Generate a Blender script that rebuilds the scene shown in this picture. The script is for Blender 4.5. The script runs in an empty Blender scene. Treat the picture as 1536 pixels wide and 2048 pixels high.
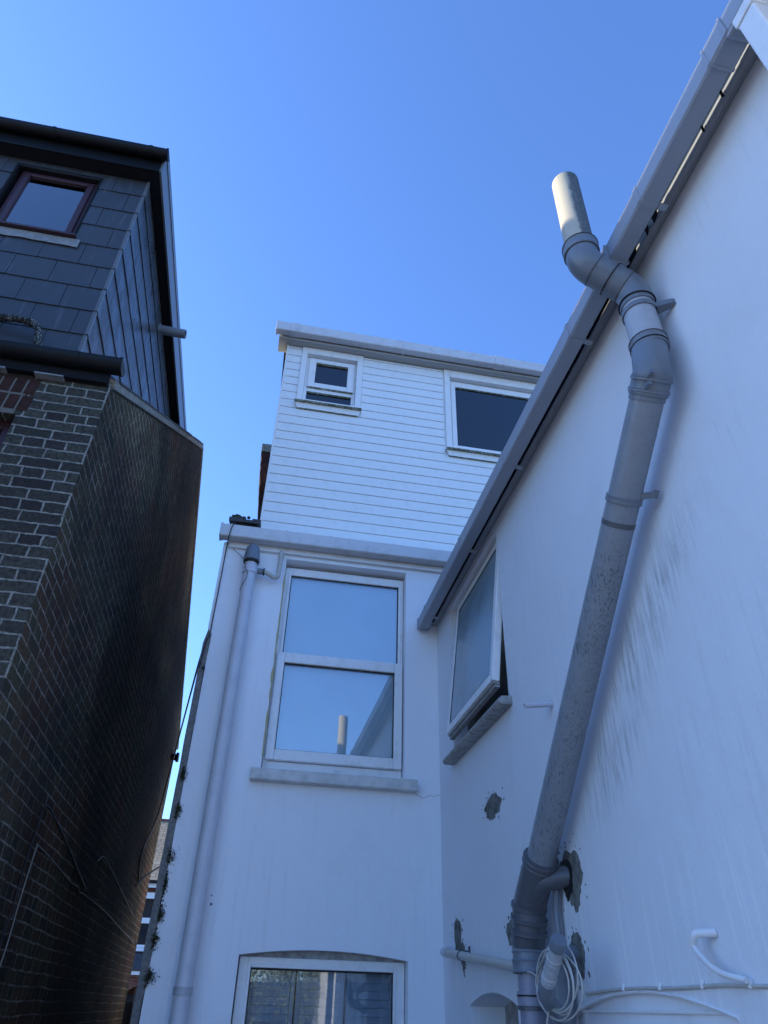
import bpy, bmesh, math, random
from mathutils import Vector, Matrix, noise
random.seed(7)
S = bpy.context.scene
COL = S.collection
# ---------------------------------------------------------------- camera
cam = bpy.data.cameras.new('camera'); camo = bpy.data.objects.new('camera', cam); COL.objects.link(camo)
F = 1392.4
cam.sensor_fit = 'VERTICAL'; cam.sensor_height = 24; cam.lens = F / 2048 * 24
cam.clip_start = 0.02; cam.clip_end = 2000
PIT, YAW, ROL = 0.62203054, 0.16826074, 0.0310030
f_ = Vector((math.sin(YAW)*math.cos(PIT), math.cos(YAW)*math.cos(PIT), math.sin(PIT)))
r0 = Vector((math.cos(YAW), -math.sin(YAW), 0)); u0 = r0.cross(f_)
cR, sR = math.cos(ROL), math.sin(ROL)
rr = r0*cR + u0*sR; uu = u0*cR - r0*sR
mw = Matrix((rr, uu, -f_)).transposed().to_4x4(); mw.translation = Vector((0, 0, 1.6))
camo.matrix_world = mw
S.camera = camo
S.render.resolution_x = 768; S.render.resolution_y = 1024
# ---------------------------------------------------------------- light
SUN_EL = math.radians(24.0)
SUN_DIR = Vector((-0.925*math.cos(SUN_EL), 0.38*math.cos(SUN_EL), math.sin(SUN_EL))).normalized()
w = bpy.data.worlds.new('World'); S.world = w; w.use_nodes = True
wn = w.node_tree; wn.nodes.clear()
sky = wn.nodes.new('ShaderNodeTexSky'); sky.sky_type = 'NISHITA'; sky.sun_disc = False
sky.sun_elevation = SUN_EL
sky.sun_rotation = math.atan2(SUN_DIR.x, SUN_DIR.y)
sky.air_density = 1.0; sky.dust_density = 0.35; sky.ozone_density = 3.0
bg = wn.nodes.new('ShaderNodeBackground'); bg.inputs['Strength'].default_value = 0.15
wo = wn.nodes.new('ShaderNodeOutputWorld')
tn = wn.nodes.new('ShaderNodeMix'); tn.data_type = 'RGBA'; tn.blend_type = 'MULTIPLY'; tn.inputs[0].default_value = 1.0
tn.inputs[7].default_value = (0.585, 0.765, 1.08, 1)      # cool white balance of the phone camera
wn.links.new(sky.outputs[0], tn.inputs[6]); wn.links.new(tn.outputs[2], bg.inputs[0]); wn.links.new(bg.outputs[0], wo.inputs[0])
sl = bpy.data.lights.new('sun', 'SUN'); sl.energy = 3.1; sl.angle = math.radians(0.5); sl.color = (1.0, 0.88, 0.64)
so = bpy.data.objects.new('sun', sl); COL.objects.link(so)
so.rotation_euler = (-SUN_DIR).to_track_quat('-Z', 'Y').to_euler()
S.view_settings.view_transform = 'Standard'; S.view_settings.look = 'None'
S.view_settings.exposure = 1.44; S.view_settings.gamma = 1.0
S.render.engine = 'CYCLES'

# ---------------------------------------------------------------- node helper
class NT:
    def __init__(s, name):
        s.m = bpy.data.materials.new(name); s.m.use_nodes = True
        s.t = s.m.node_tree; s.t.nodes.clear()
        s.out = s.n('ShaderNodeOutputMaterial')
        g = s.n('ShaderNodeNewGeometry'); s.P = g.outputs['Position']; s.N = g.outputs['Normal']
    def n(s, ty, **kw):
        x = s.t.nodes.new(ty)
        for k, v in kw.items(): setattr(x, k, v)
        return x
    def put(s, sock, v):
        if isinstance(v, (int, float)): sock.default_value = v
        elif isinstance(v, (tuple, list)):
            sock.default_value = tuple(v) + ((1,) if len(v) == 3 and sock.type == 'RGBA' else ())
        else: s.t.links.new(v, sock)
    def math(s, op, a, b=0.0, c=0.0, clamp=False):
        x = s.n('ShaderNodeMath', operation=op); x.use_clamp = clamp
        s.put(x.inputs[0], a); s.put(x.inputs[1], b); s.put(x.inputs[2], c); return x.outputs[0]
    def mix(s, f, a, b, bt='MIX'):
        x = s.n('ShaderNodeMix', data_type='RGBA', blend_type=bt)
        s.put(x.inputs[0], f); s.put(x.inputs[6], a); s.put(x.inputs[7], b); return x.outputs[2]
    def scale(s, v, sc):
        x = s.n('ShaderNodeVectorMath', operation='MULTIPLY'); s.put(x.inputs[0], v); s.put(x.inputs[1], sc); return x.outputs[0]
    def addv(s, a, b):
        x = s.n('ShaderNodeVectorMath', operation='ADD'); s.put(x.inputs[0], a); s.put(x.inputs[1], b); return x.outputs[0]
    def noise(s, v, sc, det=3.0, ro=0.55, col=False):
        x = s.n('ShaderNodeTexNoise'); s.put(x.inputs['Vector'], v); x.inputs['Scale'].default_value = sc
        x.inputs['Detail'].default_value = det; x.inputs['Roughness'].default_value = ro
        return x.outputs['Color' if col else 'Fac']
    def ramp(s, f, lo, hi, a=0.0, b=1.0):
        x = s.n('ShaderNodeMapRange'); x.interpolation_type = 'SMOOTHSTEP'
        s.put(x.inputs[0], f); x.inputs[1].default_value = lo; x.inputs[2].default_value = hi
        x.inputs[3].default_value = a; x.inputs[4].default_value = b; return x.outputs[0]
    def sep(s, v):
        x = s.n('ShaderNodeSeparateXYZ'); s.put(x.inputs[0], v); return x.outputs
    def comb(s, a, b, c):
        x = s.n('ShaderNodeCombineXYZ'); s.put(x.inputs[0], a); s.put(x.inputs[1], b); s.put(x.inputs[2], c); return x.outputs[0]
    def bump(s, h, st, di, nrm=None):
        x = s.n('ShaderNodeBump'); s.put(x.inputs['Height'], h); x.inputs['Strength'].default_value = st
        x.inputs['Distance'].default_value = di
        if nrm: s.put(x.inputs['Normal'], nrm)
        return x.outputs[0]
    def bsdf(s, col, rough=0.5, nrm=None, spec=0.5, metal=0.0, ior=1.45):
        x = s.n('ShaderNodeBsdfPrincipled'); s.put(x.inputs['Base Color'], col); s.put(x.inputs['Roughness'], rough)
        s.put(x.inputs['Specular IOR Level'], spec); s.put(x.inputs['Metallic'], metal); x.inputs['IOR'].default_value = ior
        if nrm: s.put(x.inputs['Normal'], nrm)
        s.t.links.new(x.outputs[0], s.out.inputs[0]); return s.m

def streaks(t, hx=28.0, vz=1.6, lo=0.5, hi=0.75, off=0.0):
    """thin marks elongated along world z"""
    v = t.addv(t.scale(t.P, (hx, hx, vz)), (off, off, off))
    return t.ramp(t.noise(v, 1.0, 4, 0.6), lo, hi)

def masonry(name, base=(0.84, 0.86, 0.90), dirt=(0.36, 0.37, 0.36), pipe_stain=False):
    t = NT(name)
    big = t.ramp(t.noise(t.P, 0.9, 4), 0.35, 0.75)
    col = t.mix(t.math('MULTIPLY', big, 0.22), base, tuple(c*0.86 for c in base))
    st = t.math('MULTIPLY', streaks(t), t.ramp(t.noise(t.P, 0.7, 2), 0.35, 0.65))
    col = t.mix(t.math('MULTIPLY', st, 0.15), col, dirt)
    sc = t.math('MULTIPLY', streaks(t, 60, 2.4, 0.62, 0.72, 5.0), t.ramp(t.noise(t.P, 1.6, 2), 0.5, 0.62))
    col = t.mix(t.math('MULTIPLY', sc, 0.22), col, dirt)
    # mottled patches rolled over with newer paint
    pat = t.ramp(t.noise(t.addv(t.P, (9.0, 3.0, 1.0)), 2.6, 6, 0.65), 0.55, 0.62)
    col = t.mix(t.math('MULTIPLY', pat, 0.10), col, (0.62, 0.63, 0.63))
    # small specks
    vo = t.n('ShaderNodeTexVoronoi'); t.put(vo.inputs['Vector'], t.P); vo.inputs['Scale'].default_value = 7.0
    rnd = t.sep(vo.outputs['Color'])[0]
    size = t.math('MULTIPLY', t.ramp(rnd, 0.5, 1.0), 0.06)
    dot = t.math('LESS_THAN', vo.outputs['Distance'], size)
    col = t.mix(t.math('MULTIPLY', dot, 0.85), col, (0.05, 0.05, 0.055))
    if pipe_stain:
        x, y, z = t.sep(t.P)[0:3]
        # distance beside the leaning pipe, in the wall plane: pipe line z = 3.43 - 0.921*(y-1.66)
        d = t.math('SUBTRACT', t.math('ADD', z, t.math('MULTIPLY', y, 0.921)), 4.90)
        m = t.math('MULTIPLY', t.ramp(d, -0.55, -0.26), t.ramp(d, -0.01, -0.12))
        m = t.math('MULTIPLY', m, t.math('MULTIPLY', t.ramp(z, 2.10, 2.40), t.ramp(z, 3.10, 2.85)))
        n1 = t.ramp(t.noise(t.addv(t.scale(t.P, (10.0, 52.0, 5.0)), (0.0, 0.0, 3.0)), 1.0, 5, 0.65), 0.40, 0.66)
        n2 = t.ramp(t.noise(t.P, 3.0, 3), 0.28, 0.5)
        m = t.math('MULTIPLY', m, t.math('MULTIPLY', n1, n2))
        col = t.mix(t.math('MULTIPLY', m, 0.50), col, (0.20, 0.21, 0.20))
        # paint runs low on the wall
        lo = t.math('MULTIPLY', t.ramp(z, 2.15, 1.9), t.ramp(t.noise(t.scale(t.P, (20.0, 46.0, 1.3)), 1.0, 3), 0.55, 0.62))
        col = t.mix(t.math('MULTIPLY', lo, 0.35), col, (0.93, 0.93, 0.93))
    h = t.math('ADD', t.math('MULTIPLY', t.noise(t.P, 5.0, 4), 1.0), t.math('MULTIPLY', t.noise(t.P, 90.0, 3), 0.10))
    return t.bsdf(col, 0.62, t.bump(h, 0.5, 0.02), 0.3)

def upvc(name, base=(0.82, 0.82, 0.82), rough=0.3, green=False, dirtamt=0.25, dirt=(0.30, 0.31, 0.28)):
    t = NT(name)
    n = t.ramp(t.noise(t.P, 14.0, 5, 0.65), 0.45, 0.8)
    col = t.mix(t.math('MULTIPLY', n, dirtamt), base, dirt)
    if green:
        up = t.ramp(t.sep(t.N)[2], 0.0, -0.6)   # algae clings to the damp undersides
        g = t.math('MULTIPLY', up, t.ramp(t.noise(t.P, 30.0, 4), 0.25, 0.6, 0.35, 0.95))
        col = t.mix(g, col, (0.10, 0.13, 0.06))
    return t.bsdf(col, rough, t.bump(t.noise(t.P, 30.0, 2), 0.08, 0.01), 0.5)

def plain(name, base, rough=0.5, var=0.25, sc=20.0, bump=0.2, bd=0.004, spec=0.5, metal=0.0, bsc=60.0, dark=0.6):
    t = NT(name)
    col = t.mix(t.math('MULTIPLY', t.ramp(t.noise(t.P, sc, 5, 0.6), 0.35, 0.7), var), base, tuple(c*dark for c in base))
    return t.bsdf(col, rough, t.bump(t.noise(t.P, bsc, 4), bump, bd), spec, metal)

def brick(name, axis, cols, mortar, seed=0.0, row=0.0767, soot=0.0, red=0.0):
    t = NT(name)
    x, y, z = t.sep(t.P)[0:3]
    jig = t.noise(t.P, 14.0, 4, 0.7, col=True)
    j = t.sep(jig)
    a = x if axis == 'x' else y
    j2 = t.sep(t.noise(t.P, 62.0, 3, 0.7, col=True)); j3 = t.sep(t.noise(t.P, 2.2, 2, 0.5, col=True))
    a = t.math('ADD', a, t.math('MULTIPLY', t.math('SUBTRACT', j[0], 0.5), 0.026)); a = t.math('ADD', a, t.math('MULTIPLY', t.math('SUBTRACT', j2[0], 0.5), 0.010))
    b = t.math('ADD', z, t.math('MULTIPLY', t.math('SUBTRACT', j[1], 0.5), 0.018)); b = t.math('ADD', b, t.math('MULTIPLY', t.math('SUBTRACT', j2[1], 0.5), 0.009))
    b = t.math('ADD', b, t.math('MULTIPLY', t.math('SUBTRACT', j3[1], 0.5), 0.03))
    b = t.math('ADD', b, 0.012)
    br = t.n('ShaderNodeTexBrick'); t.put(br.inputs['Vector'], t.comb(a, b, 0.0))
    br.offset = 0.5; br.squash = 0.55; br.squash_frequency = 3
    br.inputs['Color1'].default_value = (0, 0, 0, 1); br.inputs['Color2'].default_value = (1, 1, 1, 1)
    br.inputs['Mortar'].default_value = (0.5, 0.5, 0.5, 1)
    br.inputs['Scale'].default_value = 1.0; br.inputs['Mortar Size'].default_value = 0.0070
    br.inputs['Mortar Smooth'].default_value = 0.45; br.inputs['Bias'].default_value = 0.0
    br.inputs['Brick Width'].default_value = 0.232; br.inputs['Row Height'].default_value = row
    cr = t.n('ShaderNodeValToRGB'); cr.color_ramp.interpolation = 'LINEAR'
    t.put(cr.inputs[0], br.outputs['Color'])
    e = cr.color_ramp.elements
    e[0].color = cols[0] + (1,); e[1].color = cols[-1] + (1,)
    for i, c in enumerate(cols[1:-1]):
        q = e.new((i+1)/(len(cols)-1)); q.color = c + (1,)
    n = t.noise(t.P, 45.0, 5, 0.65)
    col = t.mix(t.ramp(n, 0.3, 0.7, 0.0, 0.8), cr.outputs[0], tuple(c*0.5 for c in cols[0]))
    pit = t.ramp(t.noise(t.P, 160.0, 2), 0.66, 0.72)
    col = t.mix(t.math('MULTIPLY', pit, 0.6), col, (0.01, 0.01, 0.01))
    if red:
        rm = t.ramp(t.noise(t.addv(t.P, (3.0, 0.0, 7.0)), 1.3, 3), 0.45, 0.62)
        col = t.mix(t.math('MULTIPLY', rm, red), col, (0.13, 0.045, 0.03))
    mcol = t.mix(t.ramp(t.noise(t.P, 30.0, 4), 0.35, 0.7), mortar, tuple(c*0.55 for c in mortar))
    mo = t.ramp(t.noise(t.addv(t.P, (1.0, 2.0, 9.0)), 5.0, 5, 0.7), 0.35, 0.6, 0.25 if soot else 0.7, 1.0)
    col = t.mix(t.math('MULTIPLY', br.outputs['Fac'], mo), col, mcol)
    if soot:
        so_ = t.ramp(t.noise(t.P, 0.55, 3), 0.36, 0.62)
        col = t.mix(t.math('MULTIPLY', so_, soot), col, (0.012, 0.012, 0.014))
    h = t.math('ADD', t.math('MULTIPLY', br.outputs['Fac'], -1.0), t.math('MULTIPLY', n, 0.5))
    return t.bsdf(col, 0.95, t.bump(h, 0.9, 0.008), 0.05)

def slate(name, base, rough):
    t = NT(name)
    x, y, z = t.sep(t.P)[0:3]
    at = t.n('ShaderNodeAttribute', attribute_name='tint')
    v = t.sep(at.outputs['Color'])[0]
    col = t.mix(v, tuple(c*0.92 for c in base), tuple(c*1.10 for c in base))
    st = t.ramp(t.noise(t.scale(t.P, (22.0, 22.0, 2.2)), 1.0, 4), 0.55, 0.75)
    col = t.mix(t.math('MULTIPLY', st, 0.35), col, tuple(min(1, c*3.0) for c in base))
    ro = t.ramp(t.noise(t.P, 6.0, 4), 0.3, 0.7, rough-0.08, rough+0.1)
    return t.bsdf(col, ro, t.bump(t.noise(t.P, 70.0, 4), 0.05, 0.002), 0.5)

def glass_clear(name, tint=(0.75, 0.82, 0.85), refl=1.0):
    t = NT(name)
    fr = t.n('ShaderNodeFresnel'); fr.inputs['IOR'].default_value = 1.55
    tr = t.n('ShaderNodeBsdfTransparent'); tr.inputs[0].default_value = tint + (1,)
    gl = t.n('ShaderNodeBsdfGlossy'); gl.inputs['Roughness'].default_value = 0.0; gl.inputs[0].default_value = (1, 1, 1, 1)
    t.put(gl.inputs['Normal'], t.bump(t.noise(t.P, 2.5, 2), 0.03, 0.01))
    mx = t.n('ShaderNodeMixShader'); t.put(mx.inputs[0], t.math('MULTIPLY', fr.outputs[0], 2.0*refl, clamp=True))
    t.t.links.new(tr.outputs[0], mx.inputs[1]); t.t.links.new(gl.outputs[0], mx.inputs[2])
    t.t.links.new(mx.outputs[0], t.out.inputs[0]); return t.m

def pipe_dirty(name, base, dirt, lo=0.5, hi=0.66, amt=0.8, zlo=None, rough=0.35):
    t = NT(name)
    v = t.addv(t.scale(t.P, (140.0, 130.0, 9.0)), t.scale(t.comb(0.0, t.sep(t.P)[2], 0.0), (0.0, 36.0, 0.0)))
    n = t.ramp(t.noise(v, 1.0, 3, 0.6), lo, hi)
    z = t.sep(t.P)[2]
    m = t.ramp(t.noise(t.P, 4.0, 3), 0.3, 0.6, 0.35, 1.0)
    n = t.math('MULTIPLY', n, m)
    if zlo: n = t.math('MULTIPLY', n, t.math('MULTIPLY', t.ramp(z, zlo[0], zlo[1], 0.15, 1.0), t.ramp(z, zlo[2], zlo[3], 1.0, 0.2)))
    col = t.mix(t.math('MULTIPLY', n, amt), base, dirt)
    g = t.ramp(t.noise(t.P, 9.0, 4), 0.4, 0.75)
    col = t.mix(t.math('MULTIPLY', g, 0.25), col, tuple(c*0.6 for c in base))
    return t.bsdf(col, rough, t.bump(t.noise(t.P, 50.0, 3), 0.08, 0.004), 0.5)

MT = {}
MT['render'] = masonry('white_masonry_paint')
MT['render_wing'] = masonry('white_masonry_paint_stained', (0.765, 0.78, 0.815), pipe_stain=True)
MT['cement'] = plain('bare_cement', (0.22, 0.22, 0.20), 0.95, 0.8, 25, 0.9, 0.01, 0.1, bsc=45, dark=0.35)
MT['cement_arris'] = plain('grey_cement_arris', (0.24, 0.235, 0.225), 0.95, 0.6, 40, 0.9, 0.01, 0.1, bsc=60, dark=0.5)
MT['upvc'] = upvc('white_upvc')
MT['upvc_green'] = upvc('white_upvc_with_algae', green=True)
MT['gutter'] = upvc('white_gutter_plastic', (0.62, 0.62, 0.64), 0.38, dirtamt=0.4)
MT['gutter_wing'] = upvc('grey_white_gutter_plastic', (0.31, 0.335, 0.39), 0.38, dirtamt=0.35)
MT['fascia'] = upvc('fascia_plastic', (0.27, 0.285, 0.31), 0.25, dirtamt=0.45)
MT['soffit'] = upvc('soffit_plastic', (0.40, 0.40, 0.39), 0.4, dirtamt=0.4)
MT['clad'] = upvc('white_cladding', (0.80, 0.82, 0.83), 0.42, dirtamt=0.16, dirt=(0.35, 0.40, 0.36))
MT['stone_sill'] = plain('painted_sill', (0.66, 0.66, 0.64), 0.7, 0.5, 12, 0.5, 0.006, 0.3, dark=0.55)
MT['sill_dirty'] = plain('weathered_sill', (0.40, 0.40, 0.39), 0.8, 0.7, 26, 0.5, 0.006, 0.2, dark=0.45)
MT['blind'] = plain('pale_roller_blind', (0.80, 0.88, 0.95), 0.8, 0.15, 3, 0.1)
MT['shutter'] = plain('painted_shutter', (0.62, 0.66, 0.68), 0.5, 0.15, 3, 0.1)
MT['dark_room'] = plain('dim_room_wall', (0.12, 0.12, 0.12), 0.9, 0.3, 2, 0.1)
MT['room_grey'] = plain('grey_net_blind', (0.78, 0.70, 0.66), 0.9, 0.3, 2, 0.1)
MT['glass'] = glass_clear('window_glass')
MT['glass_soft'] = glass_clear('soft_window_glass', (0.80, 0.85, 0.90), 0.85)
MT['glass_bright'] = glass_clear('reflective_window_glass', (0.88, 0.93, 0.96), 1.6)
MT['frost'] = plain('obscured_glass', (0.26, 0.36, 0.42), 0.10, 0.6, 2.0, 0.25, 0.003, 0.9, bsc=120, dark=0.45)
MT['gasket'] = plain('black_gasket', (0.02, 0.02, 0.022), 0.6, 0.2)
MT['brick_front'] = brick('stock_brick_front', 'x', [(0.055, 0.055, 0.050), (0.080, 0.078, 0.066), (0.095, 0.092, 0.078), (0.05, 0.042, 0.045)], (0.34, 0.335, 0.30))
MT['brick_side'] = brick('stock_brick_side', 'y', [(0.085, 0.075, 0.05), (0.15, 0.12, 0.07), (0.16, 0.095, 0.055), (0.075, 0.065, 0.05)], (0.40, 0.36, 0.29), soot=0.62, red=0.45)
MT['brick_red'] = plain('red_arch_brick', (0.055, 0.028, 0.024), 0.9, 0.7, 18, 0.7, 0.006, 0.2, dark=0.35)
MT['mortar'] = plain('lime_mortar', (0.17, 0.16, 0.145), 0.95, 0.4, 40, 0.7, 0.006, 0.1)
MT['slate'] = slate('dark_fibre_slate', (0.046, 0.053, 0.066), 0.42)
MT['slate_side'] = slate('dark_fibre_slate_side', (0.050, 0.056, 0.066), 0.33)
MT['black_pl'] = plain('black_gutter_plastic', (0.007, 0.008, 0.010), 0.45, 0.3, 12, 0.15, spec=0.25)
MT['black_soffit'] = plain('black_soffit_board', (0.014, 0.015, 0.019), 0.8, 0.3, 12, 0.15, spec=0.1)
MT['grey_trim'] = plain('grey_edge_trim', (0.12, 0.13, 0.14), 0.3, 0.3, 12, 0.15)
MT['maroon'] = plain('maroon_window_frame', (0.050, 0.020, 0.027), 0.35, 0.35, 14, 0.15)
MT['lead'] = plain('lead_flashing', (0.26, 0.27, 0.28), 0.5, 0.6, 16, 0.5, 0.01, 0.4, dark=0.5)
MT['verge'] = plain('weathered_verge_board', (0.30, 0.27, 0.23), 0.85, 0.7, 25, 0.7, 0.008, 0.2, dark=0.4)
MT['roof_tile'] = plain('dark_roof_slate', (0.06, 0.06, 0.065), 0.7, 0.6, 8, 0.5, 0.01)
MT['pipe_main'] = pipe_dirty('grey_soil_pipe_streaked', (0.245, 0.27, 0.305), (0.07, 0.075, 0.075), 0.50, 0.66, 0.85, zlo=(2.0, 2.3, 2.9, 3.05))
MT['pipe_clean'] = pipe_dirty('grey_soil_pipe', (0.44, 0.455, 0.49), (0.16, 0.16, 0.16), 0.58, 0.75, 0.5)
MT['pipe_vent'] = pipe_dirty('weathered_vent_pipe', (0.56, 0.55, 0.52), (0.24, 0.25, 0.25), 0.5, 0.64, 0.6, rough=0.5)
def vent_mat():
    t = NT('weathered_vent_pipe_lichen_and_shade')
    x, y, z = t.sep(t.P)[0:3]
    # ragged-edged grime; it also paints the pipe's shaded side darker
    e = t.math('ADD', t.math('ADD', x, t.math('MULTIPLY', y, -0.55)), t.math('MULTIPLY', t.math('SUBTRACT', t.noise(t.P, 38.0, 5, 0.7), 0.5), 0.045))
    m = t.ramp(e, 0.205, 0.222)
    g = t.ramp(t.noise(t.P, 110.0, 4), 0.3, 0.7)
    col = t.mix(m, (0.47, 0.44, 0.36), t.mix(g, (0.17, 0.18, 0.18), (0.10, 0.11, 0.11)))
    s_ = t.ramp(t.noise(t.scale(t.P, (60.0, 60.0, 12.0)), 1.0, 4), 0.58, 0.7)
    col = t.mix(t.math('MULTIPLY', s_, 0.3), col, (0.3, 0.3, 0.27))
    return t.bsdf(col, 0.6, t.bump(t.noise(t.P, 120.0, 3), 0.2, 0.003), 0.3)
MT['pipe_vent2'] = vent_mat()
MT['pipe_mid'] = pipe_dirty('mid_grey_fitting', (0.175, 0.20, 0.235), (0.07, 0.075, 0.08), 0.58, 0.75, 0.5)
MT['pipe_dark'] = pipe_dirty('dark_grey_fitting', (0.105, 0.11, 0.125), (0.04, 0.042, 0.045), 0.55, 0.72, 0.5)
MT['pipe_lilac'] = pipe_dirty('lilac_grey_pipe', (0.27, 0.27, 0.34), (0.12, 0.12, 0.14), 0.6, 0.75, 0.5)
MT['pipe_white'] = pipe_dirty('painted_soil_pipe', (0.60, 0.61, 0.66), (0.30, 0.30, 0.31), 0.56, 0.75, 0.45)
MT['pipe_cream'] = pipe_dirty('cream_waste_pipe', (0.50, 0.48, 0.42), (0.22, 0.21, 0.18), 0.52, 0.7, 0.5)
MT['pipe_wh'] = pipe_dirty('white_condensate_pipe', (0.80, 0.80, 0.80), (0.4, 0.4, 0.4), 0.6, 0.75, 0.4)
MT['seal'] = plain('black_rubber_seal', (0.015, 0.015, 0.017), 0.5, 0.2)
MT['cable_black'] = plain('black_cable', (0.012, 0.012, 0.014), 0.5, 0.2)
MT['cable_white'] = plain('off_white_cable', (0.55, 0.54, 0.50), 0.5, 0.3, 30)
MT['cable_brown'] = plain('pale_dirty_cable', (0.26, 0.24, 0.21), 0.6, 0.3, 30)
MT['moss'] = plain('moss', (0.07, 0.075, 0.045), 0.95, 0.8, 40, 0.8, 0.01, 0.1, dark=0.3)
MT['wood_dark'] = plain('dark_stained_wood', (0.015, 0.016, 0.022), 0.6, 0.4, 20, 0.4)
MT['foam'] = plain('yellowed_sealant', (0.50, 0.45, 0.25), 0.8, 0.5, 40, 0.6)
MT['lagging'] = pipe_dirty('crusted_black_lagging', (0.015, 0.017, 0.017), (0.33, 0.36, 0.35), 0.54, 0.60, 0.9, rough=0.9)
MT['far_tile'] = None

def far_tile():
    t = NT('weathered_clay_tiles')
    x, y, z = t.sep(t.P)[0:3]
    br = t.n('ShaderNodeTexBrick'); t.put(br.inputs['Vector'], t.comb(x, t.math('MULTIPLY', z, 1.9), 0.0))
    br.inputs['Color1'].default_value = (0.30, 0.25, 0.17, 1); br.inputs['Color2'].default_value = (0.44, 0.36, 0.25, 1)
    br.inputs['Mortar'].default_value = (0.07, 0.06, 0.05, 1); br.inputs['Scale'].default_value = 1.0
    br.inputs['Mortar Size'].default_value = 0.012; br.inputs['Brick Width'].default_value = 0.32; br.inputs['Row Height'].default_value = 0.24
    n = t.ramp(t.noise(t.P, 3.5, 5, 0.7), 0.35, 0.7)
    col = t.mix(t.math('MULTIPLY', n, 0.6), br.outputs[0], (0.30, 0.20, 0.13))
    return t.bsdf(col, 0.9, t.bump(br.outputs['Fac'], -0.6, 0.03), 0.2)
MT['far_tile'] = far_tile()
MT['far_brick'] = brick('red_house_brick', 'x', [(0.17, 0.06, 0.04), (0.24, 0.09, 0.06), (0.20, 0.075, 0.05)], (0.30, 0.25, 0.21))
MT['far_white'] = plain('white_trim_paint', (0.82, 0.82, 0.82), 0.5, 0.1, 3, 0.1)
MT['far_glass'] = plain('far_window_glass', (0.02, 0.025, 0.03), 0.04, 0.1, 3, 0.02, spec=1.0)
MT['curtain'] = plain('grey_curtain', (0.17, 0.17, 0.17), 0.9, 0.2, 3, 0.1)

def ground_mat():
    t = NT('concrete_paving')
    br = t.n('ShaderNodeTexBrick'); t.put(br.inputs['Vector'], t.P)
    br.inputs['Color1'].default_value = (0.25, 0.245, 0.235, 1); br.inputs['Color2'].default_value = (0.31, 0.30, 0.29, 1)
    br.inputs['Mortar'].default_value = (0.09, 0.085, 0.08, 1); br.inputs['Scale'].default_value = 1.0
    br.inputs['Mortar Size'].default_value = 0.008; br.inputs['Brick Width'].default_value = 0.6; br.inputs['Row Height'].default_value = 0.6
    col = t.mix(t.ramp(t.noise(t.P, 1.5, 5), 0.4, 0.7, 0.0, 0.5), br.outputs[0], (0.25, 0.25, 0.23))
    return t.bsdf(col, 0.9, t.bump(t.noise(t.P, 20.0, 4), 0.3, 0.01), 0.2)
MT['ground'] = ground_mat()
MT['asphalt'] = plain('street_asphalt', (0.055, 0.055, 0.055), 0.9, 0.4, 10, 0.6, 0.01, 0.2)
MT['bark'] = plain('bark', (0.09, 0.07, 0.05), 0.95, 0.5, 12, 0.8, 0.02, 0.1)
MT['leaf'] = plain('leaf', (0.20, 0.22, 0.09), 0.6, 0.6, 3, 0.1, dark=0.5)

# ---------------------------------------------------------------- object helpers
def thing(name, label, cat, loc=(0, 0, 0), group=None):
    o = bpy.data.objects.new(name, None); COL.objects.link(o); o.location = loc; o.empty_display_size = 0.2
    o['label'] = label; o['category'] = cat
    if group: o['group'] = group
    return o
def rootloc(p):
    v = Vector((0, 0, 0))
    while p is not None: v += Vector(p.location); p = p.parent
    return v
def obj(name, bm, m, parent=None, smooth=False, bevel=0.0, label=None, kind=None, segs=2, origin=None):
    me = bpy.data.meshes.new(name)
    off = rootloc(parent) if parent else Vector(origin or (0, 0, 0))
    bmesh.ops.recalc_face_normals(bm, faces=bm.faces)
    bm.transform(Matrix.Translation(-off)); bm.to_mesh(me); bm.free()
    o = bpy.data.objects.new(name, me); COL.objects.link(o)
    if parent: o.parent = parent
    else: o.location = off
    for x in (m if isinstance(m, list) else [m]): me.materials.append(MT[x] if isinstance(x, str) else x)
    if smooth:
        for p in me.polygons: p.use_smooth = True
        md = o.modifiers.new('smooth', 'EDGE_SPLIT'); md.split_angle = math.radians(38)
    if bevel:
        md = o.modifiers.new('bevel', 'BEVEL'); md.width = bevel; md.segments = segs; md.limit_method = 'ANGLE'
    if label: o['label'] = label
    if kind: o['kind'] = kind
    return o
def each(name, bm, m, parent, **kw):
    """every separate piece of bm becomes a part of its own"""
    todo = set(bm.verts)
    while todo:
        st = [todo.pop()]; isl = set(st)
        while st:
            for e in st.pop().link_edges:
                for v in e.verts:
                    if v in todo: todo.discard(v); isl.add(v); st.append(v)
        b = bmesh.new(); mp = {v: b.verts.new(v.co) for v in isl}
        for f in {f for v in isl for f in v.link_faces}: b.faces.new([mp[v] for v in f.verts])
        obj(name, b, m, parent, **kw)
    bm.free()
def solo(name, bm, m, label, cat, group=None, origin=None, **kw):
    o = obj(name, bm, m, None, origin=origin, **kw); o['label'] = label; o['category'] = cat
    if group: o['group'] = group
    return o
def B(): return bmesh.new()
def box(bm, x0, x1, y0, y1, z0, z1):
    vs = [bm.verts.new((x, y, z)) for x in (min(x0, x1), max(x0, x1)) for y in (min(y0, y1), max(y0, y1)) for z in (min(z0, z1), max(z0, z1))]
    for f in ((0, 1, 3, 2), (4, 6, 7, 5), (0, 4, 5, 1), (2, 3, 7, 6), (0, 2, 6, 4), (1, 5, 7, 3)):
        bm.faces.new([vs[i] for i in f])
    return vs
def to3(p, plane, c):
    return (c, p[0], p[1]) if plane == 'x' else (p[0], c, p[1])
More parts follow.
